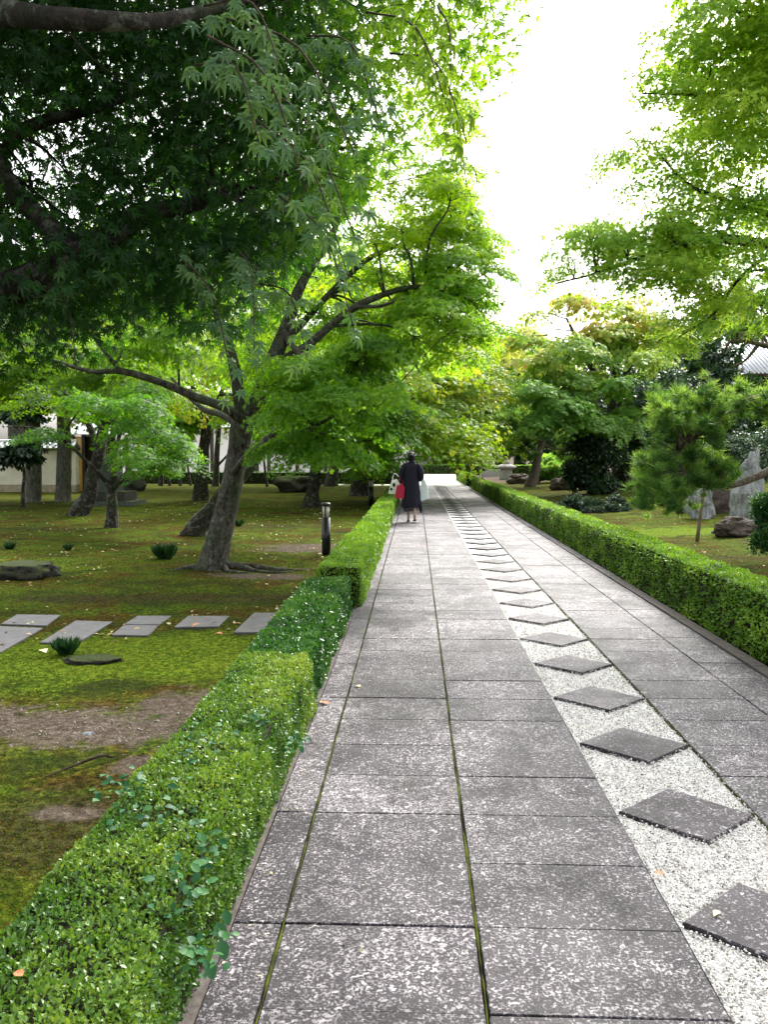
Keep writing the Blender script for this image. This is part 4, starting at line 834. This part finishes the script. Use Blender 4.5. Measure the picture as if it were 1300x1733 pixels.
gt = empty('gate_wall', (P(150, 800, YW+1).x, YW+1, 0), 'ochre walled gateway with dark timber posts right of the cream wall', 'gate')
for a, b, m_ in ((126, 141, 'ochre'), (172, 182, 'ochre'), (141, 172, 'wood')):
    MB().box(P(a, 800, YW+1).x+.003, P(b, 800, YW+1).x-.003, YW+1+(.1 if m_ == 'wood' else 0), YW+1.3, 0, P(60, 738, YW).z).build('panel' if m_ == 'ochre' else 'door', M[m_], gt, False, True)
for a in (124, 143, 171, 184): MB().box(P(a, 800, YW+1).x-.07, P(a, 800, YW+1).x+.07, YW+.9, YW+1.05, 0, P(60, 735, YW).z).build('post', M['wood'], gt, False, True)
zr = P(60, 734, YW).z
MB().add([(P(110, 800, YW).x, YW+.2, zr), (P(198, 800, YW).x, YW+.2, zr), (P(194, 800, YW).x, YW+1.2, zr+.5), (P(114, 800, YW).x, YW+1.2, zr+.5), (P(110, 800, YW).x, YW+2.2, zr), (P(198, 800, YW).x, YW+2.2, zr)], [(0, 1, 2, 3), (3, 2, 5, 4), (0, 4, 5, 1), (0, 3, 4), (1, 5, 2)]).build('roof', M['rooftile'], gt, False, True)
YB = 58.0
wb = empty('white_building', (P(330, 800, YB).x, YB, 0), 'long white plastered hall glimpsed beyond the sunny yard', 'building')
MB().box(P(205, 800, YB).x, P(700, 800, YB).x, YB, YB+8, 0, 3.4).build('wall', M['white_wall'], wb, False, True)
for a in range(215, 700, 48): MB().box(P(a, 800, YB).x-.12, P(a, 800, YB).x+.12, YB-.08, YB-.003, 0, 3.4).build('post', M['wood'], wb, False, True)
for a in (232, 424, 640): MB().box(P(a, 800, YB).x, P(a+14, 800, YB).x, YB-.06, YB-.003, .0, 2.0).build('door', M['wood'], wb, False, True)
rr = MB(); xa, xb = P(195, 800, YB).x, P(712, 800, YB).x; rr.add([(xa, YB-1.2, 3.5), (xb, YB-1.2, 3.5), (xb-2, YB+4, 6.3), (xa+2, YB+4, 6.3), (xa, YB+9, 3.5), (xb, YB+9, 3.5)], [(0, 1, 2, 3), (3, 2, 5, 4), (0, 3, 4), (1, 5, 2), (0, 4, 5, 1)]); rr.build('roof', M['rooftile'], wb, False, True)
Yh = 98
wh = empty('white_storehouse', (P(735, 780, Yh).x, Yh, 0), 'white walled storehouse behind the trees past the woman', 'building')
MB().box(P(690, 780, Yh).x, P(790, 780, Yh).x, Yh, Yh+8, 0, 4.2).build('wall', M['white_wall'], wh, False, True)
xa, xb = P(680, 780, Yh).x, P(800, 780, Yh).x; MB().add([(xa, Yh-1, 4.3), (xb, Yh-1, 4.3), (xb-1, Yh+4, 6.5), (xa+1, Yh+4, 6.5), (xa, Yh+9, 4.3), (xb, Yh+9, 4.3)], [(0, 1, 2, 3), (3, 2, 5, 4), (0, 3, 4), (1, 5, 2), (0, 4, 5, 1)]).build('roof', M['rooftile'], wh, False, True)
# temple hall on the right
YT = 48.0
cE = P(1198, 632, YT); ze = cE.z; X0 = cE.x; X1 = X0+16
th = empty('temple_hall', (X0+1, YT+1.2, 0), 'low temple hall with a pale grey tiled hip roof at the right', 'building')
MB().box(X0+1.3, X1-1, YT+1.4, YT+9, .0, ze-.1).build('wall', M['wood'], th, False, True)
MB().box(X0+1.2, X1-1, YT+1.33, YT+1.397, 2.75, 3.2).build('plaster_panel', M['white_wall'], th, False, True)
hp = 3.6; run = 6.4
MB().add([(X0, YT, ze), (X1, YT, ze), (X1-run, YT+run, ze+hp), (X0+run, YT+run, ze+hp), (X0, YT+2*run, ze), (X1, YT+2*run, ze)], [(0, 1, 2, 3), (0, 3, 4), (1, 5, 2), (3, 2, 5, 4), (0, 4, 5, 1)]).build('roof', M['rooftile'], th, False, True)
nt_ = 0; x = X0+.15
while x < X1-.1 and nt_ < 62:
    t = min(1, (x-X0)/run, (X1-x)/run)
    MB().tube([(x, YT-.06, ze+.03), (x, YT+run*t, ze+hp*t+.05)], [.065, .065], 8, 0, 1).build('tile_row', M['rooftile'], th, True, True)
    x += .24; nt_ += 1
y = YT+.2
while y < YT+run*1.9:
    t = min(1, (y-YT)/run, (YT+2*run-y)/run)
    MB().tube([(X0-.06, y, ze+.03), (X0+run*t, y, ze+hp*t+.05)], [.065, .065], 8, 0, 1).build('tile_row', M['rooftile'], th, True, True); y += .24
MB().tube([(X0-.05, YT-.05, ze+.1), (X0+run, YT+run, ze+hp+.15)], [.13, .13], 8, 0, 1).build('hip_ridge', M['rooftile'], th, True, True)
MB().box(X0+.02, X1, YT-.02, YT+.08, ze-.12, ze-.004).build('eave_board', M['wood'], th, False, True)
for i in range(30): MB().box(X0+.3+i*.38, X0+.38+i*.38, YT+.085, YT+1.39, ze-.14, ze-.06).build('rafter', M['wood'], th, False, True)

# ------------------------------------------------------------------ rocks
def rock(label, px, py, wpx, hpx, mat, depth=.8, seed=0, peak=0, Y=None, name='rock', flat=1.0, group='garden rocks', lean=0):
    b = gp(px, py) if Y is None else P(px, py, Y); s = pxm(b.y); W, Hh = wpx*s/2, hpx*s
    import bmesh
    bm = bmesh.new(); bmesh.ops.create_icosphere(bm, subdivisions=4, radius=1)
    for v in bm.verts:
        p = v.co.copy(); n1 = noise.noise(p*1.3+Vector((seed*3.1, 0, 0))); n2 = noise.noise(p*3+Vector((0, seed*2.3, 0))); n3 = noise.noise(p*8+Vector((seed, 0, 0)))
        c = noise.cell(p*2.2+Vector((seed, seed, 0)))
        g_ = mat == 'rock_grey'; q = p*(1+.34*n1+(.26 if g_ else .18)*n2+(.11 if g_ else .07)*n3+(.13 if g_ else .08)*c+(.10*noise.noise(Vector((p.x*7, p.y*7, p.z*1.5+seed))) if g_ else 0))
        if peak: q.x *= 1-.45*max(0, q.z)*peak; q.y *= 1-.3*max(0, q.z)
        q.z = min(q.z, flat)
        v.co = Vector((q.x*W+lean*W*max(q.z, 0), q.y*W*depth, (q.z*.5+.35)*Hh/.85))
    m = bpy.data.meshes.new('rock'); bm.to_mesh(m); bm.free(); m.materials.append(M[mat]); m.polygons.foreach_set('use_smooth', [mat == 'rock_dark']*len(m.polygons))
    o = link(name, m, None, label=label, cat='rock', group=group); o.location = b+Vector((0, W*depth*.5, 0)); o.location.z = gz(b.x, b.y)-.02; return o
rock('flat topped dark rock edged with moss at the left edge of the lawn', 30, 978, 115, 40, 'rock_dark', .8, 3, flat=.45)
rock('small low flat rock beside the grass tuft near the stepping slabs', 150, 1118, 92, 17, 'rock_dark', .6, 5, flat=.5)
rock('big dark boulder under the maples left of the bollard lights', 497, 832, 78, 36, 'rock_dark', .7, 8, flat=.62)
rock('dark rounded rock behind the stone pedestal', 222, 832, 40, 36, 'rock_dark', .7, 12)
rock('tall pale grey standing rock at the right edge', 1266, 892, 52, 112, 'rock_grey', .6, 21, .9, flat=1.6, lean=.35)
rock('shorter pale grey rock left of the wooden prop', 1186, 888, 44, 66, 'rock_grey', .6, 24, .5)
rock('dark flat boulder between the two pale rocks', 1225, 880, 70, 42, 'rock_brown', .6, 28)
rock('brown wedge rock in front of the tall standing rock', 1253, 918, 78, 34, 'rock_brown', .7, 31, .4)
rock('brown rock right of the small pine trunk', 955, 834, 40, 22, 'rock_brown', .7, 35)
rock('flat brown rock at the foot of the small pine', 880, 822, 44, 18, 'rock_brown', .7, 38)
rock('low rock in the shade of the black-green shrub', 995, 836, 30, 16, 'rock_dark', .7, 41)
rock('tiny grey stone lying on the bare soil', 150, 1237, 24, 9, 'rock_grey', .7, 44, group='loose stones on the soil')
rock('pale stone half sunk in the soil below the tiny grey one', 128, 1256, 30, 8, 'rock_grey', .7, 47, flat=.4, group='loose stones on the soil')
rock('brown stone by the near hedge on the bare soil', 228, 1258, 36, 9, 'rock_brown', .7, 49, flat=.5, group='loose stones on the soil')

L = Leaves(); n_ = 900; x_ = rng.normal(0, 1, n_)*.75+G(150, 1225).x; y_ = rng.normal(0, 1, n_)*.22+G(150, 1225).y; k_ = x_ < -1.12; x_, y_ = x_[k_], y_[k_]; n_ = len(x_)
L.add(PEB, np.stack([x_, y_, np.array([gz(a, b) for a, b in zip(x_, y_)])+.001], 1), rng.normal(0, 1, (n_, 3))*[1, 1, .3], rng.normal(0, .4, (n_, 3))+[0, 0, 1], .003+rng.exponential(.0035, n_), rng.uniform(0, .14, n_))
L.build('soil_grit', M['pebble'], None, kind='stuff')
# stone pedestal monument
pc = gp(186, 856); Yp = pc.y+.6; s = pxm(Yp)
pd = empty('stone_pedestal', (P(186, 850, Yp).x, Yp, 0), 'green-grey stone pedestal on a two step square base under the maples', 'monument')
w_ = 50*s
MB().box(-w_, w_, -w_*.8, w_*.8, -.1, .13).build('lower_step', M['greenstone'], pd); MB().box(-w_*.72, w_*.72, -w_*.6, w_*.6, .132, .42).build('upper_step', M['rock_dark'], pd)
MB().prism([(-w_*.34, -w_*.34), (w_*.34, -w_*.34), (w_*.34, w_*.34), (-w_*.34, w_*.34)], .42, 1.32, .02).build('shaft', M['greenstone'], pd)
MB().prism([(-w_*.44, -w_*.44), (w_*.44, -w_*.44), (w_*.44, w_*.44), (-w_*.44, w_*.44)], 1.322, 1.45, .03).build('capstone', M['rock_dark'], pd)

# stone basin lantern at the right of the court
lc = gp(857, 813); s = pxm(lc.y); ln = empty('stone_lantern', lc, 'pale granite lantern with a wide round cap beside the far court', 'lantern')
MB().lathe([(11*s, -.1), (11.5*s, .1), (10.5*s, 12*s), (10.5*s, 17*s)], 12).build('pillar', M['granite'], ln, True)
MB().lathe([(10*s, 17.1*s), (17*s, 20*s), (16*s, 22.5*s), (8*s, 26*s)], 14).build('cap', M['granite'], ln, True)
MB().lathe([(6*s, 26.1*s), (6.5*s, 29*s), (3*s, 33*s), (1.5*s, 36*s)], 12).build('finial', M['granite'], ln, True)
MB().box(P(815, 790, 56).x, P(868, 790, 56).x, 56, 56.5, .0, .55).build('bench', M['granite'], None, label='long pale granite slab bench behind the stone lantern', cat='bench')

# ------------------------------------------------------------------ bollard lights
def bollard(label, px, py, hgt, wpx):
    b = gp(px, py); r = wpx*pxm(b.y)/2; bo = empty('bollard_light', b, label, 'bollard light', 'black bollard lights along the hedge')
    MB().lathe([(r, -.05), (r, hgt*.72)], 20).build('post', M['black'], bo, True)
    MB().lathe([(r*.82, hgt*.721), (r*.82, hgt*.94)], 20).build('lamp_glass', M['lampglass'], bo, True)
    for k_ in range(4):
        a = math.pi/2+k_*math.pi/2; MB().box(r*.84, r*.99, -r*.13, r*.13, hgt*.722, hgt*.938, Matrix.Rotation(a-.05, 4, 'Z')).build('bar', M['black'], bo)
    MB().lathe([(r*1.04, hgt*.942), (r*1.05, hgt*.985), (r*.9, hgt)], 20).build('cap', M['black'], bo, True)
bollard('black bollard light standing clear beside the lime hedge, nearest one', 552, 938, .82, 15); bollard('smaller black bollard light partly hidden by the hedge left of the woman', 628, 853, .85, 9)
# spot lamps in the far gap of the right hedge
for (px, py), lab in (((817, 826), 'small black spotlight on a short pole at the gap in the right hedge'), ((812, 822), 'thin black spotlight pole beside the taller spotlight')):
    b = gp(px, py); b.z = 0; o = empty('garden_spotlight', b, lab, 'spotlight', 'spotlights at the hedge gap')
    MB().lathe([(.08, 0), (.08, .03), (.025, .04), (.025, .78)], 10).build('pole', M['black'], o, True)
    MB().tube([(-.02, -.02, .80), (.12, .05, .90)], [.06, .08], 10, 0, 1).build('lamp_head', M['black'], o, True)
    MB().box(-.08, .2, -.1, .1, 0, .06).build('base', M['black'], o)

# ------------------------------------------------------------------ stepping slabs across the moss
def quad_slab(pts, label):
    w3 = [G(*p) for p in pts]; c = sum(w3, Vector())/4; c.z = 0
    z = max(gz(p.x, p.y) for p in w3)
    m = MB(); m.prism([(p.x-c.x, p.y-c.y) for p in w3], -.06, z+.006, .004); o = m.build('stepping_slab', M['paver'], None, label=label, cat='stepping stone', group='stepping slabs across the moss'); o.location = c
quad_slab([(0, 1101), (-60, 1075), (0, 1057), (72, 1060)][::1], 'largest pale grey stepping slab at the left edge')
quad_slab([(0, 1055), (28, 1039), (102, 1040), (78, 1058)], 'grey stepping slab joined behind the largest one at the left edge')
quad_slab([(66, 1085), (130, 1086), (190, 1050), (128, 1048)], 'stepping slab behind the dark grass tuft')
quad_slab([(188, 1073), (250, 1074), (268, 1057), (209, 1056)], 'front half of the middle pair of stepping slabs')
quad_slab([(210, 1055), (269, 1056), (290, 1041), (232, 1041)], 'rear half of the middle pair of stepping slabs')
quad_slab([(294, 1062), (369, 1061), (388, 1043), (318, 1043)], 'stepping slab with a red-brown fallen leaf on it')
quad_slab([(395, 1070), (450, 1070), (470, 1037), (430, 1037)], 'stepping slab half hidden by the glossy hedge')

# ------------------------------------------------------------------ grass tufts, moss fuzz, fallen leaves
def tuft(label, px, py, rpx, n_):
    b = gp(px, py); r = rpx*pxm(b.y); a = rng.uniform(0, 6.28, n_); q = rng.uniform(0, .4, n_)
    p = np.stack([np.cos(a)*q*r, np.sin(a)*q*r, np.zeros(n_)], 1); d = np.stack([np.cos(a)*rng.uniform(.2, 1, n_), np.sin(a)*rng.uniform(.2, 1, n_), np.ones(n_)], 1)
    L = Leaves(); L.add(BLADE, p, d, d*[1, 1, -.3]+rng.normal(0, .3, (n_, 3)), r*rng.uniform(.8, 1.25, n_), rng.uniform(0, 1, n_)); o = L.build('grass_tuft', M['grass'], None, label=label, cat='grass tuft', group='tufts of dark lily grass'); o.location = b
tuft('dark grass tuft between the stepping slabs and the small flat rock', 112, 1103, 27, 260)
tuft('large dark grass tuft on the moss left of the main maple', 279, 945, 25, 320)
tuft('small grass tuft above the flat topped rock at the left', 16, 930, 13, 120)
tuft('faint grass tuft on the open moss right of the flat topped rock', 115, 930, 11, 120)
tuft('low grass clump at the foot of the main maple on its far side', 404, 890, 12, 100)
n_ = 110000; fy = 2.2+rng.uniform(0, 1, n_)**1.5*11; fx = -1.1-rng.uniform(0, 1, n_)**.9*(fy*.62)
sm = np.zeros(n_)
for c, rx, ry in SOIL: sm = np.maximum(sm, np.exp(-(((fx-c.x)/rx)**2+((fy-c.y)/ry)**2)))
kk = rng.uniform(0, 1, n_) > sm*1.5; fx, fy = fx[kk], fy[kk]; n_ = len(fx)
nz = np.array([noise.noise(Vector((x*1.1, y*1.9, 0))) for x, y in zip(fx, fy)])
p = np.stack([fx, fy, np.array([gz(x, y) for x, y in zip(fx, fy)])-.003], 1)
L = Leaves(); L.add((T((-.35, 0, 0), (.35, 0, 0), (0, 1, 0)), np.array([(0, 1, 2)])), p, rng.normal(0, .8, (n_, 3))*[1, 1, .2]+[0, 0, .8], rng.normal(0, 1, (n_, 3)), rng.uniform(.006, .014, n_)*(1+.05*fy), .35+rng.normal(0, .18, n_)+np.where(nz > .12, .4, 0))
L.build('moss', M['mossfuzz'], None, kind='stuff')
def litter(nm, lab, n_, xr, yr, size, avoid=True):
    y = yr[0]+rng.uniform(0, 1, n_)*(yr[1]-yr[0]); x = xr(y); cl = np.array([noise.noise(Vector((a*.5, b*.5, 9))) for a, b in zip(x, y)]); k_ = cl > -.05; x, y = x[k_], y[k_]; m_ = len(x)
    p = np.stack([x, y, np.array([max(gz(a, b)+.012, .004) if XL-.25 < a < XK+.05 else gz(a, b)+.012 for a, b in zip(x, y)])], 1)
    L = Leaves(); L.add(OVAL2, p, rng.normal(0, 1, (m_, 3))*[1, 1, .2], rng.normal(0, .35, (m_, 3))+[0, 0, 1], size*rng.uniform(.6, 1.5, m_), rng.uniform(0, 1, m_)); L.build(nm, M['fallen'], None, label=lab, kind='stuff')
litter('fallen_leaves', 'small pale leaves littering the moss on the left lawn', 1500, lambda y: -1.3-rng.uniform(0, 1, len(y))*y*.52, (6.5, 26), .05)
litter('fallen_leaves', 'pale leaf litter on the moss at the right', 260, lambda y: 3.4+rng.uniform(0, 1, len(y))*y*.3, (9, 26), .04)
litter('path_litter', 'tiny dry scraps blown along the paving edges', 260, lambda y: np.where(rng.uniform(0, 1, len(y)) < .5, XL-.15+np.abs(rng.normal(0, .25, len(y))), XG0+rng.normal(.3, .45, len(y))), (2.2, 16), .014, True)
def one_leaf(px, py, size, mat, label, z=.006, tpl=BROAD):
    b = G(px, py, z); m_ = npmesh('fallen_leaf', tpl[0]*size*[1, 1, 1.5], tpl[1], M[mat], np.full(len(tpl[0]), .8)); o = link('fallen_leaf', m_, None, label=label, cat='leaf', group='single fallen leaves on the paving'); o.location = b+Vector((0, 0, .004)); o.rotation_euler = (random.uniform(-.1, .1), random.uniform(-.15, .15), random.uniform(0, 6.28))
one_leaf(610, 1163, .05, 'straw_leaf', 'straw coloured leaf lying alone on the path near its left joint')
one_leaf(555, 1192, .055, 'red_leaf', 'curled orange-brown leaf on the edging strip left of the straw one')
one_leaf(543, 1190, .045, 'red_leaf', 'smaller half of the curled brown leaf pair on the edging strip')
one_leaf(1218, 1543, .035, 'straw_leaf', 'pale leaf on the nearest diamond slab', .01)
one_leaf(1108, 1476, .035, 'red_leaf', 'rusty leaf lying in the white gravel', -.002)
one_leaf(1270, 1103, .06, 'red_leaf', 'brown leaf on the paving by the right kerb')
one_leaf(338, 1056, .08, 'red_leaf', 'red-brown leaf resting on the fourth stepping slab', .03)
one_leaf(365, 1072, .06, 'red_leaf', 'brown leaf on the moss in front of the stepping slabs', .03)
one_leaf(70, 1100, .09, 'straw_leaf', 'pale leaf on the moss left of the grass tuft', .03)
one_leaf(38, 1654, .03, 'red_leaf', 'dry leaf caught on top of the near hedge', HT+.0)

# ------------------------------------------------------------------ the walking woman
pg = G(696, 883); pz = 0.0
skin = simple('skin', (.50, .33, .25), (.56, .38, .29), 20, .5); coat_m = simple('navy_cloth', (.010, .010, .020), (.020, .020, .034), 30, .85, .2)
skirt_m = simple('grey_skirt', (.09, .08, .11), (.14, .125, .16), 30, .8, .2); hair_m = simple('black_hair', (.006, .006, .007), (.014, .012, .012), 60, .6, .2)
red_m = simple('crimson_leather', (.40, .012, .05), (.50, .02, .07), 20, .4); white_m = simple('white_canvas', (.72, .72, .72), (.82, .82, .82), 20, .8); blue_m = simple('pale_plastic', (.62, .70, .76), (.74, .80, .84), 12, .35)
pn = empty('person', (pg.x, pg.y, 0), 'woman walking away in a long dark coat carrying bags', 'person')
pn.scale = (.84, .9, 1)
# body skeleton: joints with radii, grown with a Skin modifier
J = [((0, 0, .86), .125), ((0, 0, 1.02), .115), ((0, .01, 1.18), .125), ((0, 0, 1.30), .12), ((0, .0, 1.38), .05), ((0, .02, 1.44), .085), ((0, .02, 1.53), .088),
     ((-.16, 0, 1.31), .05), ((-.22, .02, 1.08), .043), ((-.20, .08, .90), .032), ((-.20, .10, .84), .03),
     ((.16, 0, 1.31), .05), ((.23, -.02, 1.09), .043), ((.17, .20, 1.10), .032), ((.14, .26, 1.12), .03),
     ((-.08, 0, .80), .09), ((-.08, .06, .46), .055), ((-.075, -.04, .10), .036), ((-.075, .04, .035), .035), ((-.075, .13, .03), .028),
     ((.09, 0, .80), .09), ((.10, -.06, .46), .055), ((.10, -.20, .16), .036), ((.10, -.12, .08), .034), ((.10, -.06, .03), .026)]
E = [(0, 1), (1, 2), (2, 3), (3, 4), (4, 5), (5, 6), (3, 7), (7, 8), (8, 9), (9, 10), (3, 11), (11, 12), (12, 13), (13, 14), (0, 15), (15, 16), (16, 17), (17, 18), (18, 19), (0, 20), (20, 21), (21, 22), (22, 23), (23, 24)]
for hx, hy, hz, sx in ((-.20, .10, .84, -1), (.14, .26, 1.12, 1)):
    root = 10 if sx < 0 else 14
    for f_, (ox, ln_) in enumerate(((-.022, .050), (-.008, .058), (.007, .056), (.021, .046))):
        b0 = len(J); dz = -1 if sx < 0 else -.2; J += [((hx+ox, hy+.012, hz+dz*.035), .0085), ((hx+ox, hy+.02, hz+dz*.035-ln_*.5), .008), ((hx+ox, hy-.0, hz+dz*.03-ln_*.85), .007)]; E += [(root, b0), (b0, b0+1), (b0+1, b0+2)]
    b0 = len(J); J += [((hx-sx*.03, hy+.02, hz-.01), .010), ((hx-sx*.038, hy+.035, hz-.035), .008)]; E += [(root, b0), (b0, b0+1)]
me = bpy.data.meshes.new('body'); me.from_pydata([j[0] for j in J], E, []); me.materials.append(skin)
bo = link('body', me, pn); sk_ = bo.modifiers.new('skin', 'SKIN'); sk_.use_smooth_shade = True
for v, j in zip(me.skin_vertices[0].data, J): v.radius = (j[1], j[1])
me.skin_vertices[0].data[0].use_root = True
bo.modifiers.new('smooth', 'SUBSURF').levels = 1; bo.modifiers['smooth'].render_levels = 1
fm = MB(); fm.lathe([(.02, 1.485), (.018, 1.50), (.005, 1.52)], 8, (0, .115)).build('nose', skin, pn, True)
def ring_mesh(rings, n=28, fold=0.0, fs=7):
    v = []; f = []
    for k_, (cx_, cy_, z, rx, ry) in enumerate(rings):
        for i in range(n):
            a = 2*math.pi*i/n; w_ = 1+fold*(k_/(len(rings)-1))*math.sin(a*fs+k_*.35); v.append((cx_+rx*math.cos(a)*w_, cy_+ry*math.sin(a)*w_, z+.012*fold*20*math.sin(a*3)*(k_ == len(rings)-1)))
    for k_ in range(len(rings)-1):
        for i in range(n): f.append((k_*n+i, k_*n+(i+1)%n, (k_+1)*n+(i+1)%n, (k_+1)*n+i))
    return MB().add(v, f)
ring_mesh([(0, .01, 1.415, .055, .05), (0, 0, 1.385, .09, .075), (0, 0, 1.35, .175, .105), (0, 0, 1.25, .205, .13), (0, .0, 1.1, .20, .135), (0, 0, .95, .215, .15), (0, -.01, .75, .235, .17), (.0, -.02, .55, .25, .185), (.01, -.03, .40, .27, .20), (.02, -.03, .335, .275, .20)], 36, .06, 6).build('coat', coat_m, pn, True)
MB().tube([(.245, -.10, .42), (.265, -.12, .3), (.27, -.12, .2)], [.06, .045, .012], 8, .1, 3).build('coat_tail', coat_m, pn, True)
MB().tube([(-.15, 0, 1.33), (-.235, .0, 1.2), (-.265, .03, 1.04), (-.225, .07, .94), (-.215, .08, .91)], [.075, .085, .085, .08, .07], 12, .08, 3).build('sleeve', coat_m, pn, True)
MB().tube([(.15, 0, 1.33), (.25, -.01, 1.2), (.27, -.02, 1.06), (.25, .08, 1.0), (.19, .17, 1.08)], [.075, .085, .085, .075, .06], 12, .08, 3).build('sleeve', coat_m, pn, True)
MB().tube([(-.04, .0, 1.40), (.03, -.04, 1.395), (.08, -.03, 1.37)], [.05, .06, .04], 10, .1, 2).build('collar', coat_m, pn, True)
ring_mesh([(0, 0, .60, .16, .14), (-.01, -.0, .45, .20, .16), (-.03, .0, .32, .20, .15), (-.035, .0, .245, .175, .13)], 28, .06, 5).build('skirt', skirt_m, pn, True)
hb = MB(); hb.lathe([(.02, 1.40), (.075, 1.42), (.098, 1.47), (.105, 1.52), (.095, 1.575), (.06, 1.61), (.01, 1.622)], 16, (0, -.005), 1, 1.05); hb.build('hair', hair_m, pn, True)
MB().lathe([(.005, 1.49), (.045, 1.50), (.055, 1.53), (.04, 1.565), (.005, 1.575)], 12, (.01, -.115)).build('hair_bun', hair_m, pn, True)
for x, y, z, t in ((-.075, .05, .0, 0), (.10, -.10, .03, .5)):
    s_ = MB(); s_.prism([(x-.04, y-.11), (x+.035, y-.11), (x+.045, y+.03), (x+.03, y+.12), (x-.02, y+.125), (x-.045, y+.03)], z, z+.035, .012); s_.build('shoe', hair_m, pn)
def bag(name, label, pts, th_, mat, loc, strap, extra=None):
    o = empty(name, loc, label, 'bag', 'bags the woman carries')
    m = MB(); k_ = len(pts); fr = [(x, -th_, z) for x, z in pts]; mid = [(x*1.04, 0, z) for x, z in pts]; bk = [(x, th_, z) for x, z in pts]; v = fr+mid+bk; f = [tuple(range(k_)), tuple(range(2*k_, 3*k_))[::-1]]
    for r in range(2):
        for i in range(k_): f.append((r*k_+i, r*k_+(i+1)%k_, (r+1)*k_+(i+1)%k_, (r+1)*k_+i))
    m.add(v, f).build('bag_body', mat, o)
    MB().tube(strap, [.008]*len(strap), 6, 0, 3).build('strap', mat, o, True)
    if extra: extra(o)
    return o
L0 = Vector((pg.x, pg.y, 0))
def dots(o):
    for x, z, r in ((-.0, .0, .035), (-.06, -.10, .028)): MB().lathe([(r, -.004), (r*.8, .004)], 10, (0, 0), 1, 1.4).build('black_print', hair_m, o).matrix_local = Matrix.Translation((x, -.062, z)) @ Matrix.Rotation(math.pi/2, 4, 'X')
bag('tote_bag', 'white tote bag with black spots at the woman’s left side', [(-.13, -.20), (.09, -.22), (.12, .05), (.06, .13), (-.05, .10)], .055, white_m, L0+Vector((-.40, -.02, .86)), [(-.04, 0, .10), (0, .0, .26), (.10, .03, .2), (.17, .06, .05)], dots)
bag('handbag', 'crimson handbag under the woman’s left arm', [(-.11, -.17), (.10, -.19), (.12, .06), (.05, .17), (-.06, .10)], .07, red_m, L0+Vector((-.27, -.08, .73)), [(-.05, 0, .1), (-.02, .03, .24), (.05, .06, .3), (.08, .05, .12)])
bag('plastic_bag', 'pale translucent carrier bag at the woman’s right side', [(-.06, -.28), (.13, -.22), (.10, .05), (.03, .22), (-.05, .2)], .06, blue_m, L0+Vector((.28, .05, .76)), [(-.03, 0, .2), (-.08, .1, .34), (-.02, .05, .36), (.02, 0, .2)])
print('LEAVES', TOTAL, sum(TOTAL.values()))
print('TRIS', sum(len(o.data.polygons) for o in bpy.data.objects if o.type == 'MESH'))
